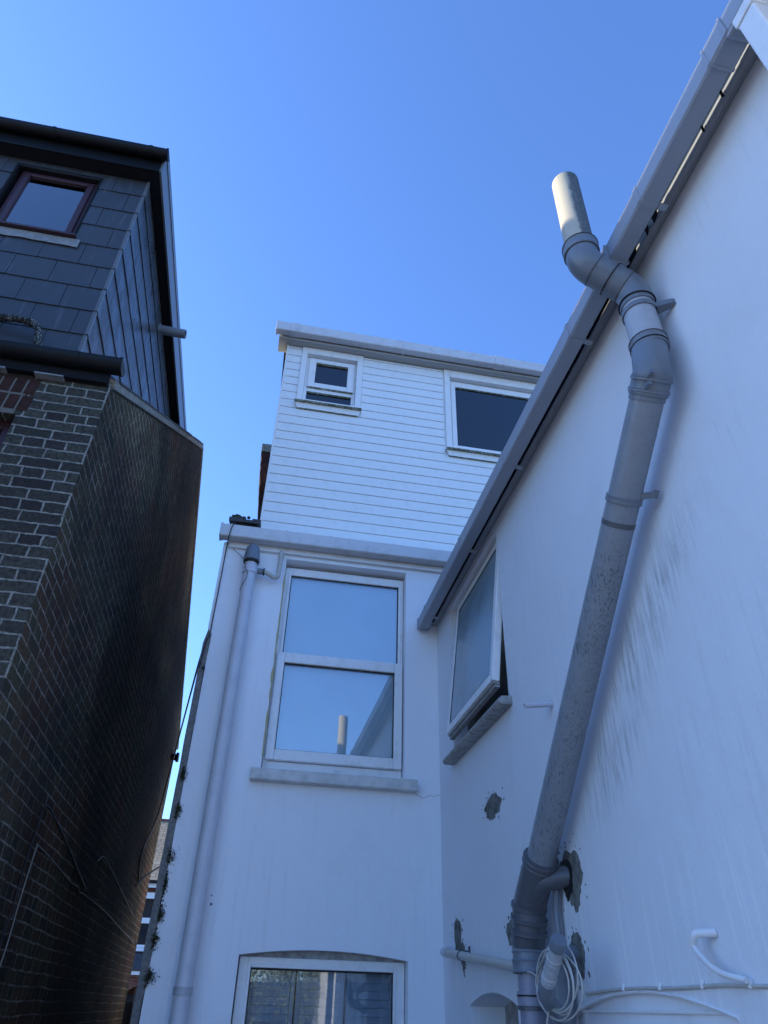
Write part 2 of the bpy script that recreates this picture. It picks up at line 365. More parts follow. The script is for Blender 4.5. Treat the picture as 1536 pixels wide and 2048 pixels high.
def prism(bm, pts, plane, c0, c1):
    a = [bm.verts.new(to3(p, plane, c0)) for p in pts]; b = [bm.verts.new(to3(p, plane, c1)) for p in pts]
    bm.faces.new(a); bm.faces.new(b[::-1])
    for i in range(len(pts)):
        j = (i+1) % len(pts); bm.faces.new((a[i], b[i], b[j], a[j]))
def wall(bm, outer, holes, plane, c0, c1):
    """slab with openings between planes c0 and c1"""
    t = bmesh.new(); rings = []
    for lp in [outer] + holes:
        vs = [t.verts.new((p[0], p[1], 0)) for p in lp]; rings.append(vs)
        for i in range(len(vs)): t.edges.new((vs[i], vs[(i+1) % len(vs)]))
    bmesh.ops.triangle_fill(t, edges=t.edges[:], use_beauty=True, use_dissolve=False)
    t.verts.index_update()
    for c in (c0, c1):
        m = {v: bm.verts.new(to3((v.co.x, v.co.y), plane, c)) for v in t.verts}
        for f in t.faces: bm.faces.new([m[v] for v in f.verts])
        if c == c0: A = m
        else: Bm = m
    for vs in rings:
        for i in range(len(vs)):
            p, q = vs[i], vs[(i+1) % len(vs)]
            bm.faces.new((A[p], A[q], Bm[q], Bm[p]))
    t.free()
def arch(a0, a1, zb, zs, zp, n=12):
    """opening outline with a shallow segmental head"""
    pts = [(a0, zb), (a1, zb)]
    for i in range(n+1):
        k = i/n; a = a1 + (a0-a1)*k
        pts.append((a, zs + (zp-zs)*(1-(2*k-1)**2)))
    return pts
def fillet(pts, R, n=7):
    pts = [Vector(p) for p in pts]; out = [pts[0]]
    for i in range(1, len(pts)-1):
        a, b, c = pts[i-1], pts[i], pts[i+1]
        u, v = (a-b), (c-b); lu, lv = u.length, v.length; u.normalize(); v.normalize()
        ang = u.angle(v)
        if abs(ang - math.pi) < 0.02: out.append(b); continue
        r = R[i-1] if isinstance(R, (list, tuple)) else R
        d = min(r/math.tan(ang/2), lu*0.49, lv*0.49); r2 = d*math.tan(ang/2)
        cen = b + (u+v).normalized()*(r2/math.sin(ang/2))
        s = (b+u*d)-cen; e = (b+v*d)-cen
        th = s.angle(e); s1 = s.normalized(); e1 = e.normalized()
        for k in range(n+1): out.append(cen + (s1*math.sin(th*(1-k/n)) + e1*math.sin(th*k/n))*(r2/math.sin(th)))
    out.append(pts[-1]); return out
def spline(pts, n=8):
    P = [Vector(p) for p in pts]; P = [P[0]*2-P[1]] + P + [P[-1]*2-P[-2]]; out = []
    for i in range(1, len(P)-2):
        for k in range(n):
            t = k/n; a, b, c, d = P[i-1:i+3]
            out.append(0.5*((2*b)+(c-a)*t+(2*a-5*b+4*c-d)*t*t+(3*b-a-3*c+d)*t**3))
    out.append(P[-2]); return out
def tube(bm, pts, r, seg=28, cap=True, hollow=None):
    pts = [Vector(p) for p in pts]
    rs = r if isinstance(r, (list, tuple)) else [r]*len(pts)
    T = []
    for i in range(len(pts)):
        a = pts[max(i-1, 0)]; b = pts[min(i+1, len(pts)-1)]; T.append((b-a).normalized())
    ref = Vector((0, 0, 1)) if abs(T[0].z) < 0.9 else Vector((0, 1, 0))
    N = T[0].cross(ref).normalized(); rings = []
    for i, p in enumerate(pts):
        if i: N = (N - T[i]*N.dot(T[i])).normalized()
        Bn = T[i].cross(N)
        rings.append([bm.verts.new(p + (N*math.cos(2*math.pi*k/seg)+Bn*math.sin(2*math.pi*k/seg))*rs[i]) for k in range(seg)])
    for a, b in zip(rings, rings[1:]):
        for k in range(seg): bm.faces.new((a[k], a[(k+1) % seg], b[(k+1) % seg], b[k]))
    if cap: bm.faces.new(rings[0]); bm.faces.new(rings[-1][::-1])
    return rings
def lathe(bm, p0, p1, prof, seg=28):
    """profile = (fraction along p0-p1, radius)"""
    p0, p1 = Vector(p0), Vector(p1)
    T = (p1-p0).normalized(); ref = Vector((0, 0, 1)) if abs(T.z) < 0.9 else Vector((0, 1, 0))
    N = T.cross(ref).normalized(); Bn = T.cross(N); rings = []
    for s, r in prof:
        c = p0.lerp(p1, s)
        rings.append([bm.verts.new(c + (N*math.cos(2*math.pi*k/seg)+Bn*math.sin(2*math.pi*k/seg))*r) for k in range(seg)])
    for a, b in zip(rings, rings[1:]):
        for k in range(seg): bm.faces.new((a[k], a[(k+1) % seg], b[(k+1) % seg], b[k]))
    bm.faces.new(rings[0]); bm.faces.new(rings[-1][::-1])
def at_path(pts, s):
    """point and tangent at arc length s"""
    for a, b in zip(pts, pts[1:]):
        L = (b-a).length
        if s <= L: return a.lerp(b, s/L), (b-a).normalized()
        s -= L
    return pts[-1], (pts[-1]-pts[-2]).normalized()
def collar(bm, c, t, L, r, lip=0.004):
    c = Vector(c); t = Vector(t).normalized()
    lathe(bm, c-t*L/2, c+t*L/2, [(0, r-lip), (0.001, r), (0.12, r+lip*0.6), (0.22, r), (0.8, r), (0.88, r+lip*0.6), (0.999, r), (1, r-lip)])

# ================================================================ SETTING
bm = B(); box(bm, -600, 600, -600, 600, -0.3, 0.0)
obj('ground', bm, 'ground', kind='structure')
bm = B(); box(bm, -200, 200, 15.5, 24.5, 0.0, 0.006)
obj('road', bm, 'asphalt', kind='structure')
bm = B(); box(bm, -200, 200, 13.4, 15.4, 0.002, 0.12); box(bm, -200, 200, 24.6, 26.4, 0.002, 0.12)
obj('pavement', bm, 'ground', kind='structure', bevel=0.02)

# ================================================================ WHITE HOUSE
WH = thing('white_house', 'white painted rendered house with loft dormer and side wing in blue shade', 'house', (0.4, 5.0, 0))
XL, YB, XR = -0.45, 5.0, 1.315
up = [(0.045, 2.93), (1.055, 2.93), (1.055, 4.63), (0.045, 4.63)]
lowr = arch(0.054, 1.087, 0.55, 1.855, 1.893)
bm = B(); wall(bm, [(XL, 0), (2.2, 0), (2.2, 4.86), (XL, 4.86)], [up, lowr], 'y', YB, YB+0.28)
obj('rear_wall', bm, 'render', WH)
bm = B()   # flank, rooms and the far side
wall(bm, [(5.28, 0), (11.6, 0), (11.6, 4.86), (5.28, 4.86)], [], 'x', XL, XL+0.25)
wall(bm, [(XL, 0), (6.0, 0), (6.0, 4.86), (XL, 4.86)], [], 'y', 11.6, 11.85)
wall(bm, [(5.28, 0), (11.6, 0), (11.6, 4.86), (5.28, 4.86)], [], 'x', 5.75, 6.0)
obj('flank_wall', bm, 'render', WH)
bm = B()
box(bm, -0.18, 2.0, 5.9, 5.95, 0.05, 4.8)
obj('room_partition', bm, 'dark_room', WH)
# bare cement arris on the outer corner
bm = B(); n = 46; L = []; Rr = []
for i in range(n+1):
    z = 3.9*i/n
    e = -0.452 + 0.012*noise.noise(Vector((z*3, 0, 0))) + 0.008*noise.noise(Vector((z*11, 4, 0)))
    L.append((-0.498 + 0.003*noise.noise(Vector((z*5, 9, 0))), z)); Rr.append((e, z))
L[-1] = (-0.478, 3.92)
prism(bm, Rr + L[::-1], 'y', 4.993, 5.2)
obj('cement_corner', bm, 'cement_arris', WH)
bm = B(); prism(bm, [(-0.450, 3.88), (-0.480, 3.93), (-0.480, 4.70), (-0.450, 4.72)], 'y', 4.975, 5.05)
obj('corner_trim', bm, 'upvc', WH, bevel=0.003)
# fascia and eaves above rear wall
bm = B(); box(bm, -0.44, 1.6, 4.978, 4.998, 4.665, 4.87); box(bm, -0.44, 1.6, 4.968, 4.979, 4.665, 4.68)
obj('fascia', bm, 'upvc', WH, bevel=0.002)
# main roof
bm = B()
y0, z0, y1, z1 = 4.94, 4.862, 9.3, 7.45
prism(bm, [(y0, z0), (y1, z1), (y1, z1+0.10), (y0, z0+0.035)], 'x', -0.42, -0.237); prism(bm, [(y0, z0), (y1, z1), (y1, z1+0.10), (y0, z0+0.035)], 'x', 3.52, 6.05)
box(bm, -0.236, 3.519, 5.43, y1, 7.15, 7.2)
prism(bm, [(y1, z1), (12.0, 4.9), (12.0, 4.94), (y1, z1+0.10)], 'x', -0.42, 6.05)
obj('roof', bm, 'roof_tile', WH)
bm = B()   # ragged row of slates seen over the gutter end
for i, (a, b, h) in enumerate([(-0.47, -0.40, .03), (-0.41, -0.33, .045), (-0.34, -0.27, .02), (-0.28, -0.205, .035)]):
    prism(bm, [(4.90, 4.875), (5.22, 4.99+h*0.4), (5.22, 5.0+h*0.4), (4.90, 4.885+h)], 'x', a, b-0.004)
obj('eaves_slates', bm, 'roof_tile', WH, bevel=0.002)
# chimney / party wall sliver behind the dormer
bm = B()
lp = [(-0.384, 6.95), (-0.392, 7.03), (-0.398, 7.11), (-0.41, 7.2), (-0.404, 7.27), (-0.42, 7.36), (-0.433, 7.44), (-0.428, 7.52), (-0.447, 7.58), (-0.436, 7.66), (-0.452, 7.74), (-0.449, 7.80)]
prism(bm, [(0.3, 6.3), (0.3, 7.80)] + lp[::-1] + [(-0.33, 6.88), (-0.28, 6.3)], 'y', 7.5, 8.1)
obj('chimney', bm, 'brick_red', WH)
bm = B(); box(bm, -0.464, 0.32, 7.48, 8.12, 7.80, 7.94)
ch = obj('chimney_cap', bm, 'cement', WH, bevel=0.01)

def frame_ring(bm, plane, c0, c1, a0, a1, b0, b1, wl, wr, wb, wt):
    """rectangular frame in the wall plane between depths c0 and c1"""
    def bx(p0, p1, q0, q1):
        if plane == 'y': box(bm, p0, p1, c0, c1, q0, q1)
        else: box(bm, c0, c1, p0, p1, q0, q1)
    bx(a0, a0+wl, b0, b1); bx(a1-wr, a1, b0, b1)
    bx(a0+wl, a1-wr, b0, b0+wb); bx(a0+wl, a1-wr, b1-wt, b1)
def pane(plane, c, a0, a1, b0, b1, t=0.006):
    bm = B()
    if plane == 'y': box(bm, a0, a1, c, c+t, b0, b1)
    else: box(bm, c, c+t, a0, a1, b0, b1)
    return bm

# ---- upper rear window
Wn = obj('window', (lambda b: (frame_ring(b, 'y', 5.085, 5.15, 0.05, 1.05, 2.955, 4.60, 0.03, 0.03, 0.06, 0.05), b)[1])(B()), 'upvc', WH, bevel=0.003,
         label='tall two pane window with pale blind under the gutter')
Wo = rootloc(Wn)
bm = B(); frame_ring(bm, 'y', 5.070, 5.12, 0.078, 1.030, 3.80, 4.548, 0.022, 0.022, 0.03, 0.025)
obj('top_frame', bm, 'upvc', Wn, bevel=0.004)
bm = B(); frame_ring(bm, 'y', 5.048, 5.12, 0.062, 1.045, 3.018, 3.828, 0.062, 0.062, 0.075, 0.08)
obj('sash', bm, 'upvc', Wn, bevel=0.007)
bm = B(); frame_ring(bm, 'y', 5.0835, 5.09, 0.099, 1.009, 3.829, 4.5235, 0.008, 0.008, 0.006, 0.008); frame_ring(bm, 'y', 5.066, 5.075, 0.123, 0.984, 3.092, 3.7485, 0.007, 0.007, 0.006, 0.010)
obj('gasket', bm, 'gasket', Wn)
obj('glass', pane('y', 5.092, 0.10, 1.008, 3.83, 4.523), 'glass_bright', Wn)
obj('glass', pane('y', 5.078, 0.124, 0.983, 3.093, 3.748), 'glass_bright', Wn)
bm = B(); box(bm, 0.10, 1.01, 5.128, 5.131, 3.0, 4.56)
obj('blind', bm, 'blind', Wn)
bm = B(); box(bm, 0.05, 1.05, 5.03, 5.15, 2.932, 2.954); box(bm, 0.55, 0.62, 5.03, 5.045, 2.965, 2.972)
obj('sub_sill', bm, 'upvc', Wn, bevel=0.003)
bm = B(); box(bm, -0.02, 1.137, 4.925, 5.08, 2.848, 2.925)
obj('sill', bm, 'stone_sill', Wn, bevel=0.008)
bm = B(); q = [(0.046, 4.999, 3.02+1.5*i/60) for i in range(61)]
tube(bm, q, [max(0.001, 0.006 + 0.014*noise.noise(Vector((p[2]*9, 2, 2)))) for p in q], 8)
obj('sealant', bm, 'foam', Wn, smooth=True)

# ---- lower rear window
Wn = obj('window', (lambda b: (frame_ring(b, 'y', 5.075, 5.14, 0.062, 1.082, 0.6, 1.850, 0.055, 0.055, 0.06, 0.036), b)[1])(B()), 'upvc', WH, bevel=0.004,
         label='arched ground floor window with louvred shutters inside')
bm = B(); frame_ring(bm, 'y', 5.066, 5.11, 0.116, 1.028, 0.66, 1.818, 0.018, 0.018, 0.02, 0.022); obj('sash', bm, 'upvc', Wn, bevel=0.004)
obj('glass', pane('y', 5.09, 0.134, 1.010, 0.68, 1.796), 'glass_soft', Wn)
bm = B(); frame_ring(bm, 'y', 5.084, 5.089, 0.1345, 1.0095, 0.681, 1.7955, 0.006, 0.006, 0.006, 0.01); obj('gasket', bm, 'gasket', Wn)
bm = B(); prism(bm, [(0.056, 1.8505), (1.085, 1.8505)] + arch(0.056, 1.085, 1.8505, 1.854, 1.892)[2:], 'y', 5.082, 5.12); obj('head_fill', bm, 'sill_dirty', Wn)  # infill board; its grey stands in for shade under the arch head
bm = B()
for x0 in (0.12, 0.425, 0.735):
    x1 = x0+0.295
    box(bm, x0, x0+0.025, 5.16, 5.185, 0.66, 1.80); box(bm, x1-0.025, x1, 5.16, 5.185, 0.66, 1.80)
    z = 0.72
    while z < 1.79:
        v = box(bm, x0+0.027, x1-0.027, 5.167, 5.173, z, z+0.046)
        bmesh.ops.rotate(bm, verts=v, cent=(x0, 5.17, z+0.023), matrix=Matrix.Rotation(math.radians(-14), 3, 'X'))
        z += 0.0425
obj('shutter', bm, 'shutter', Wn)
bm = B(); box(bm, 0.0, 1.14, 4.95, 5.06, 0.47, 0.548); obj('sill', bm, 'stone_sill', Wn, bevel=0.008)

# ---- loft dormer
DY = 5.3
so_, bo_ = [(-0.003, 6.722), (0.548, 6.722), (0.548, 7.452), (-0.003, 7.452)], [(1.602, 6.365), (2.86, 6.365), (2.86, 7.438), (1.602, 7.438)]
def clad_panel(bm, x0, x1, z0, z1):
    z = z0
    while z < z1-0.004:
        zz = min(5.19 + 0.1105*(math.floor((z-5.19)/0.1105+1e-6)+1), z1)
        # board face leans out slightly to its lower lip, with a groove above it
        prism_pts = [(DY+0.012, z+0.0), (DY-0.001, z+0.0), (DY-0.003, z+0.003), (DY+0.001, zz-0.009), (DY+0.009, zz-0.006), (DY+0.012, zz)]
        prism(bm, prism_pts, 'x', x0, x1)
        z = zz
bm = B()
clad_panel(bm, -0.215, -0.067, 4.89, 7.545); clad_panel(bm, -0.067, 0.617, 4.89, 6.635); clad_panel(bm, 0.617, 1.52, 4.89, 7.545)
clad_panel(bm, 1.52, 3.0, 4.89, 6.285); clad_panel(bm, 3.0, 3.5, 5.0, 7.545)
DW = obj('dormer_cladding', bm, 'clad', WH, label='white shiplap plastic cladding on the loft dormer')
bm = B(); box(bm, -0.20, 3.5, 4.98, DY-0.004, 4.872, 4.884); obj('apron_flashing', bm, 'upvc', WH)
bm = B(); wall(bm, [(-0.235, 4.86), (3.5, 4.86), (3.5, 7.60), (-0.235, 7.60)], [so_, bo_], 'y', DY+0.0125, DY+0.12)
box(bm, -0.235, -0.11, DY+0.121, 9.0, 5.2, 7.6); box(bm, 3.38, 3.5, DY+0.121, 9.0, 5.2, 7.6)
obj('dormer_wall', bm, 'clad', WH)
bm = B(); box(bm, -0.236, -0.216, DY-0.006, DY+0.011, 4.99, 7.545)
obj('corner_trim', bm, 'upvc', WH, bevel=0.002)
bm = B()
for x in [-0.2, -0.198, 0.02, 0.22, 0.42, 0.62, 0.82, 1.0]:
    bmesh.ops.create_uvsphere(bm, u_segments=8, v_segments=5, radius=0.006, matrix=Matrix.Translation((x, DY-0.002, 5.10 + random.uniform(-.006, .006))))
each('screw_head', bm, 'pipe_dark', WH)
bm = B(); box(bm, -0.335, 3.6, 5.215, 5.235, 7.548, 7.74); box(bm, -0.335, 3.6, 5.206, 5.216, 7.545, 7.562)
obj('fascia', bm, 'soffit', WH, bevel=0.002)
bm = B(); box(bm, -0.335, 3.6, 5.236, 5.42, 7.5485, 7.556)
obj('soffit', bm, 'soffit', WH)
bm = B(); box(bm, -0.275, 3.62, 5.20, 9.3, 7.742, 7.80)
obj('dormer_roof', bm, 'roof_tile', WH)
bm = B(); box(bm, -0.262, -0.237, 5.44, 9.0, 7.552, 7.741)
obj('side_fascia', bm, 'black_pl', WH)

def dormer_window(a0, a1, b0, b1, label, opener):
    t = B(); frame_ring(t, 'y', 5.345, 5.40, a0+.001, a1-.001, b0+.001, b1-.008, 0.035, 0.035, 0.045, 0.04)
    Wd = obj('window', t, 'upvc_green', WH, bevel=0.003, label=label)
    if opener:
        t = B(); frame_ring(t, 'y', 5.322, 5.36, a0+0.034, a1-0.022, 6.985, b1-0.03, 0.072, 0.072, 0.068, 0.062)
        obj('opening_sash', t, 'upvc_green', Wd, bevel=0.005)
        t = B(); box(t, a0+0.037, a1-0.037, 5.348, 5.39, 6.935, 6.984); obj('transom', t, 'upvc_green', Wd, bevel=0.004)
        obj('glass', pane('y', 5.350, a0+0.107, a1-0.095, 7.054, b1-0.093), 'glass', Wd)
        obj('glass', pane('y', 5.372, a0+0.036, a1-0.036, 6.768, 6.934), 'glass', Wd)
    else:
        t = B(); frame_ring(t, 'y', 5.328, 5.36, a0+0.02, a1-0.02, b0+0.02, b1-0.035, 0.05, 0.05, 0.075, 0.075)
        obj('glazing_bead', t, 'upvc_green', Wd, bevel=0.005)
        obj('glass', pane('y', 5.350, a0+0.071, a1-0.071, b0+0.096, b1-0.111), 'glass', Wd)
    t = B(); box(t, a0+0.03, a1-0.03, 5.41, 5.415, b0+0.03, b1-0.03); obj('blind', t, 'room_grey', Wd)
    t = B()   # flat trims round the opening
    box(t, a0-0.062, a0-0.001, 5.288, 5.299, b0-0.012, 7.546); box(t, a1+0.001, a1+0.066, 5.288, 5.299, b0-0.012, 7.546)
    box(t, a0, a1, 5.288, 5.299, b1+0.001, 7.546)
    box(t, a0, a1, 5.300, 5.312, b1+0.001, 7.546)
    box(t, a0-0.062, a0-0.001, 5.300, 5.312, b0-0.09, 7.546); box(t, a1+0.001, a1+0.066, 5.300, 5.312, b0-0.09, 7.546)
    obj('trim', t, 'upvc', Wd, bevel=0.002)
    t = B(); box(t, a0-0.075, a1+0.075, 5.235, 5.344, b0-0.030, b0-0.013)
    obj('sill', t, 'upvc_green', Wd, bevel=0.003)
    t = B(); prism(t, [(a0-0.07, b0-0.031), (a0-0.045, b0-0.105), (a1+0.045, b0-0.105), (a1+0.07, b0-0.031)], 'y', 5.276, 5.297)
    obj('under_sill_trim', t, 'upvc_green', Wd, bevel=0.002)
dormer_window(-0.003, 0.548, 6.722, 7.452, 'small dormer window with opening top light', True)
dormer_window(1.602, 2.86, 6.365, 7.438, 'large fixed dormer window partly hidden by the sloping gutter line', False)

# ---- side wing
wwin = [(3.49, 3.0), (4.61, 3.0), (4.61, 4.105), (3.49, 4.105)]
a1_ = arch(3.70, 4.47, 0.9, 1.635, 1.69); a2_ = arch(2.02, 3.09, 0.7, 1.605, 1.668, 16)
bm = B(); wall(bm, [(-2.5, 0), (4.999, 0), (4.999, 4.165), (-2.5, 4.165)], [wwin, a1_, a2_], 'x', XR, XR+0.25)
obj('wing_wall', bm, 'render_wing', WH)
bm = B(); prism(bm, arch(2.0, 3.11, 0.68, 1.62, 1.69, 16), 'x', XR+0.022, XR+0.20)
obj('blocked_arch', bm, 'render', WH, label='bricked up and painted arched opening')
bm = B(); box(bm, XR+0.012, XR+0.021, 2.06, 3.05, 1.615, 1.625); box(bm, XR+0.014, XR+0.021, 2.05, 3.06, 0.72, 1.56)
obj('arch_board', bm, 'upvc', WH, bevel=0.003)
bm = B(); n = 30; pts = []
for i in range(n+1):
    k = i/n; y = 2.02+1.07*k; z = 1.605+0.063*(1-(2*k-1)**2)
    pts.append((y, z+0.004+0.006*abs(noise.noise(Vector((y*14, 1, 1)))))) 
tube(bm, [(XR-0.001, p[0], p[1]) for p in pts], [0.004+0.003*noise.noise(Vector((p[0]*20, 0, 3))) for p in pts], 8)
obj('arch_bead', bm, 'render', WH, smooth=True)
bm = B(); wall(bm, [(-2.5, 0), (4.9, 0), (4.9, 4.1), (-2.5, 4.1)], [], 'x', 4.2, 4.4); box(bm, XR+0.251, 4.2, -2.5, -2.3, 0, 4.1)
box(bm, 1.95, 1.98, 3.2, 4.9, 0.3, 4.1); box(bm, XR+0.251, 1.95, 3.2, 3.23, 0.3, 4.1)
obj('inner_wall', bm, 'dark_room', WH)
bm = B(); prism(bm, [(1.225, 4.215), (2.8, 5.10), (4.5, 4.20), (4.5, 4.24), (2.8, 5.15), (1.225, 4.235)], 'y', -2.6, 4.96)
obj('wing_roof', bm, 'roof_tile', WH)
bm = B(); box(bm, 1.277, 1.297, -2.6, 4.985, 4.152, 4.213); box(bm, 1.2695, 1.2765, -2.6, 4.985, 4.152, 4.164); box(bm, 1.298, 1.3135, -2.6, 4.985, 4.158, 4.205)
obj('wing_fascia', bm, 'fascia', WH, bevel=0.0015)
bm = B(); box(bm, 1.231, 1.276, 1.72, 4.98, 4.181, 4.186)  # added strip shuts out light so the gap behind the gutter stays dark
obj('added_gap_cover', bm, 'black_soffit', WH)
for y0_, y1_ in ((1.30, 1.345), (1.37, 1.40), (1.47, 1.72), (0.98, 0.99), (0.865, 0.872)):  # added black scraps darken the nearer end of the gap
    bm = B(); prism(bm, [(y0_, 4.186), (y1_, 4.186), (y1_-0.008, 4.120), (y0_+0.01, 4.132)], 'x', 1.258, 1.261); obj('added_gap_scrap', bm, 'black_soffit', WH)
# small arched window deep in the wall
t = B(); frame_ring(t, 'x', XR+0.20, XR+0.24, 3.66, 4.51, 0.9, 1.70, 0.07, 0.30, 0.05, 0.10)
Wn = obj('window', t, 'sill_dirty', WH, bevel=0.004, label='small arched ground floor window behind the waste pipe')
obj('glass', pane('x', XR+0.22, 3.74, 4.19, 0.96, 1.595), 'frost', Wn)
# hinged top hung window pushed open
Wn = obj('window', (lambda b: (frame_ring(b, 'x', 1.40, 1.455, 3.495, 4.605, 3.005, 4.10, 0.05, 0.05, 0.055, 0.03), b)[1])(B()), 'upvc', WH, bevel=0.004,
         label='top hung wing window standing ajar')
hy0, hy1, hz0, hz1 = 3.515, 4.50, 3.10, 4.078
M_ = Matrix.Translation((1.395, 0, hz1)) @ Matrix.Rotation(math.radians(6.6), 4, 'Y') @ Matrix.Translation((-1.395, 0, -hz1))
t = B(); frame_ring(t, 'x', 1.345, 1.392, hy0, hy1, hz0, hz1, 0.052, 0.045, 0.055, 0.05); t.transform(M_)
obj('sash', t, 'upvc', Wn, bevel=0.006)
t = B(); box(t, 1.353, 1.36, hy0+0.053, hy1-0.046, hz0+0.056, hz1-0.051); t.transform(M_)
obj('glass', t, 'frost', Wn)
t = B(); frame_ring(t, 'x', 1.350, 1.3535, hy0+0.053, hy1-0.046, hz0+0.056, hz1-0.051, 0.007, 0.007, 0.007, 0.009); t.transform(M_)
obj('gasket', t, 'gasket', Wn)
t = B(); box(t, 1.358, 1.398, hy0+0.01, hy1-0.01, hz0-0.014, hz0-0.001); box(t, 1.368, 1.398, hy0+0.012, hy1-0.012, hz0-0.032, hz0-0.016); t.transform(M_)
obj('drip_rail', t, 'sill_dirty', Wn, bevel=0.003)
t = B(); box(t, 1.30, 1.395, 3.50, 4.60, 3.003, 3.018)
for i in range(70):
    y = random.uniform(3.53, 4.57); bmesh.ops.create_icosphere(t, subdivisions=1, radius=random.uniform(.004, .012), matrix=Matrix.Translation((random.uniform(1.305, 1.33), y, 3.022)))
obj('inner_sill', t, 'cement', Wn)
t = B(); prism(t, [(1.235, 2.962), (1.248, 2.950), (1.314, 2.950), (1.314, 3.001), (1.252, 2.996), (1.252, 2.984), (1.235, 2.980)], 'y', 3.44, 4.62)
obj('sill', t, 'sill_dirty', Wn, bevel=0.005)
t = B(); box(t, 1.36, 1.372, 3.56, 3.575, 3.06, 3.12); obj('stay_arm', t, 'pipe_dark', Wn)

bm = B(); tube(bm, spline([(1.137, 4.9995, 2.845), (1.17, 4.9995, 2.828), (1.20, 4.9995, 2.822), (1.24, 4.9995, 2.842), (1.27, 4.9995, 2.838), (1.31, 4.9995, 2.852)], 5), 0.0011, 6); obj('hairline_crack', bm, 'cement', WH)
# worn places where the paint has fallen off
def patch(cy, cz, wy, hz, seed, name='bare_patch', m='cement', plane='x', c=XR, tail=0.0):
    b = B(); n = 56; pts = []
    for i in range(n):
        a = 2*math.pi*i/n
        k = 1 + 0.28*noise.noise(Vector((math.cos(a)*1.6+seed, math.sin(a)*1.6, seed))) + 0.16*noise.noise(Vector((math.cos(a)*6+seed, math.sin(a)*6, 3)))
        yy, zz = math.cos(a)*wy*k, math.sin(a)*hz*k
        if math.sin(a) < -0.2: zz -= tail*random.random(); yy *= 0.8
        pts.append((cy+yy, cz+zz))
    prism(b, pts, plane, c-0.002, c+0.001)
    o = obj(name, b, m, WH)
    if name == 'bare_patch':
        rn = random.Random(int(seed*100)); b = B()
        for i in range(14):
            a = rn.random()*6.28; k = rn.uniform(1.15, 1.7); y_, z_ = cy+math.cos(a)*wy*k, cz+math.sin(a)*hz*k; q_ = rn.uniform(.002, .006)
            prism(b, [(y_+q_*math.cos(j)*rn.uniform(.6, 1.4), z_+q_*1.5*math.sin(j)*rn.uniform(.6, 1.4)) for j in (0, 1.2, 2.5, 3.8, 5.1)], plane, c-0.0015, c+0.001)
        ch_ = obj('paint_chips', b, m, o); ch_['kind'] = 'stuff'
    return o
patch(3.875, 2.535, 0.15, 0.052, 1.3, tail=0.02); patch(4.66, 1.985, 0.085, 0.075, 4.1, tail=0.05); patch(4.57, 1.90, 0.05, 0.035, 2.2, tail=0.03); patch(3.73, 1.925, 0.055, 0.045, 7.7, tail=0.015)
patch(2.955, 2.06, 0.095, 0.10, 9.4, tail=0.02); patch(2.975, 1.80, 0.070, 0.065, 5.2, tail=0.03); patch(2.99, 2.065, 0.062, 0.072, 3.3, name='pipe_hole', m='seal', c=XR-0.0025); patch(4.55, 1.84, 0.03, 0.04, 6.2, tail=0.03)

# ================================================================ GUTTERS
def gmap(plane, base, o, z):    # o = distance outwards from the wall side
    return base-o, z
def square_gutter(name, label, plane, base, zt, a0, a1, m, brackets, unions, caps, W=0.085, H=0.09, group='white square gutters'):
    loc = (base, a0, zt-H) if plane == 'wing' else (a0, base, zt-H)
    T = thing(name, label, 'gutter', loc, group)
    def P(pts, s0, s1, bm):
        q = [((base-o), z) for o, z in pts]
        if plane == 'wing': prism(bm, q, 'y', s0, s1)
        else: prism_yz(bm, q, s0, s1)
    def prism_yz(bm, q, s0, s1):
        prism(bm, q, 'x', s0, s1)
    def U(g, t, top=0.0):
        return [(-g, zt-0.012+top), (-g, zt-H+0.008-g), (0.007-g*.4, zt-H-g), (W-0.009+g*.4, zt-H-g), (W-0.002+g, zt-H+0.008-g), (W+g, zt+top), (W-0.008+g*0, zt+top+0.002),
                (W-0.008, zt-0.004), (W-t, zt-0.006), (W-t-0.002, zt-H+0.012), (W-0.012, zt-H+t), (0.009, zt-H+t), (t, zt-H+0.012), (t, zt-0.012+top)]
    b = B(); P(U(0, 0.003), a0, a1, b); obj('trough', b, m, T, bevel=0.001)
    for s in brackets:
        b = B(); P(U(0.0035, 0.003, 0.003), s-0.013, s+0.013, b)
        P([(-0.035, zt-H-0.0036), (0.002, zt-H-0.0036), (0.0, zt-H+0.008), (-0.035, zt-H+0.004)], s-0.012, s+0.012, b)
        obj('bracket', b, m, T, bevel=0.001)
    for s in unions:
        b = B(); P(U(0.005, 0.003, 0.004), s-0.045, s+0.045, b); P(U(0.008, 0.004, 0.006), s-0.052, s-0.042, b); P(U(0.008, 0.004, 0.006), s+0.042, s+0.052, b)
        obj('union', b, m, T, bevel=0.001)
    for s, d in caps:
        b = B(); P([(-0.006, zt-0.006), (-0.006, zt-H), (0.006, zt-H-0.008), (W-0.008, zt-H-0.008), (W+0.006, zt-H+0.004), (W+0.006, zt+0.006)], s, s+d, b)
        obj('end_cap', b, m, T, bevel=0.004)
    return T
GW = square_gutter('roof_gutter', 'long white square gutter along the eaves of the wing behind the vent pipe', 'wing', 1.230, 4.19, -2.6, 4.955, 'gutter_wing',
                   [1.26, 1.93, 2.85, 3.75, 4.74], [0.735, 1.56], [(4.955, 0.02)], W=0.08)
square_gutter('roof_gutter', 'white square gutter directly above the tall rear window', 'rear', 4.966, 4.822, -0.50, 1.9, 'gutter', [-0.43, 0.55], [], [(-0.50, -0.022)], W=0.092, H=0.11)
square_gutter('roof_gutter', 'white square gutter along the top of the clad dormer', 'rear', 5.203, 7.70, -0.355, 3.6, 'gutter', [1.04], [-0.17, 2.15], [(-0.355, -0.022)], W=0.088, H=0.125)
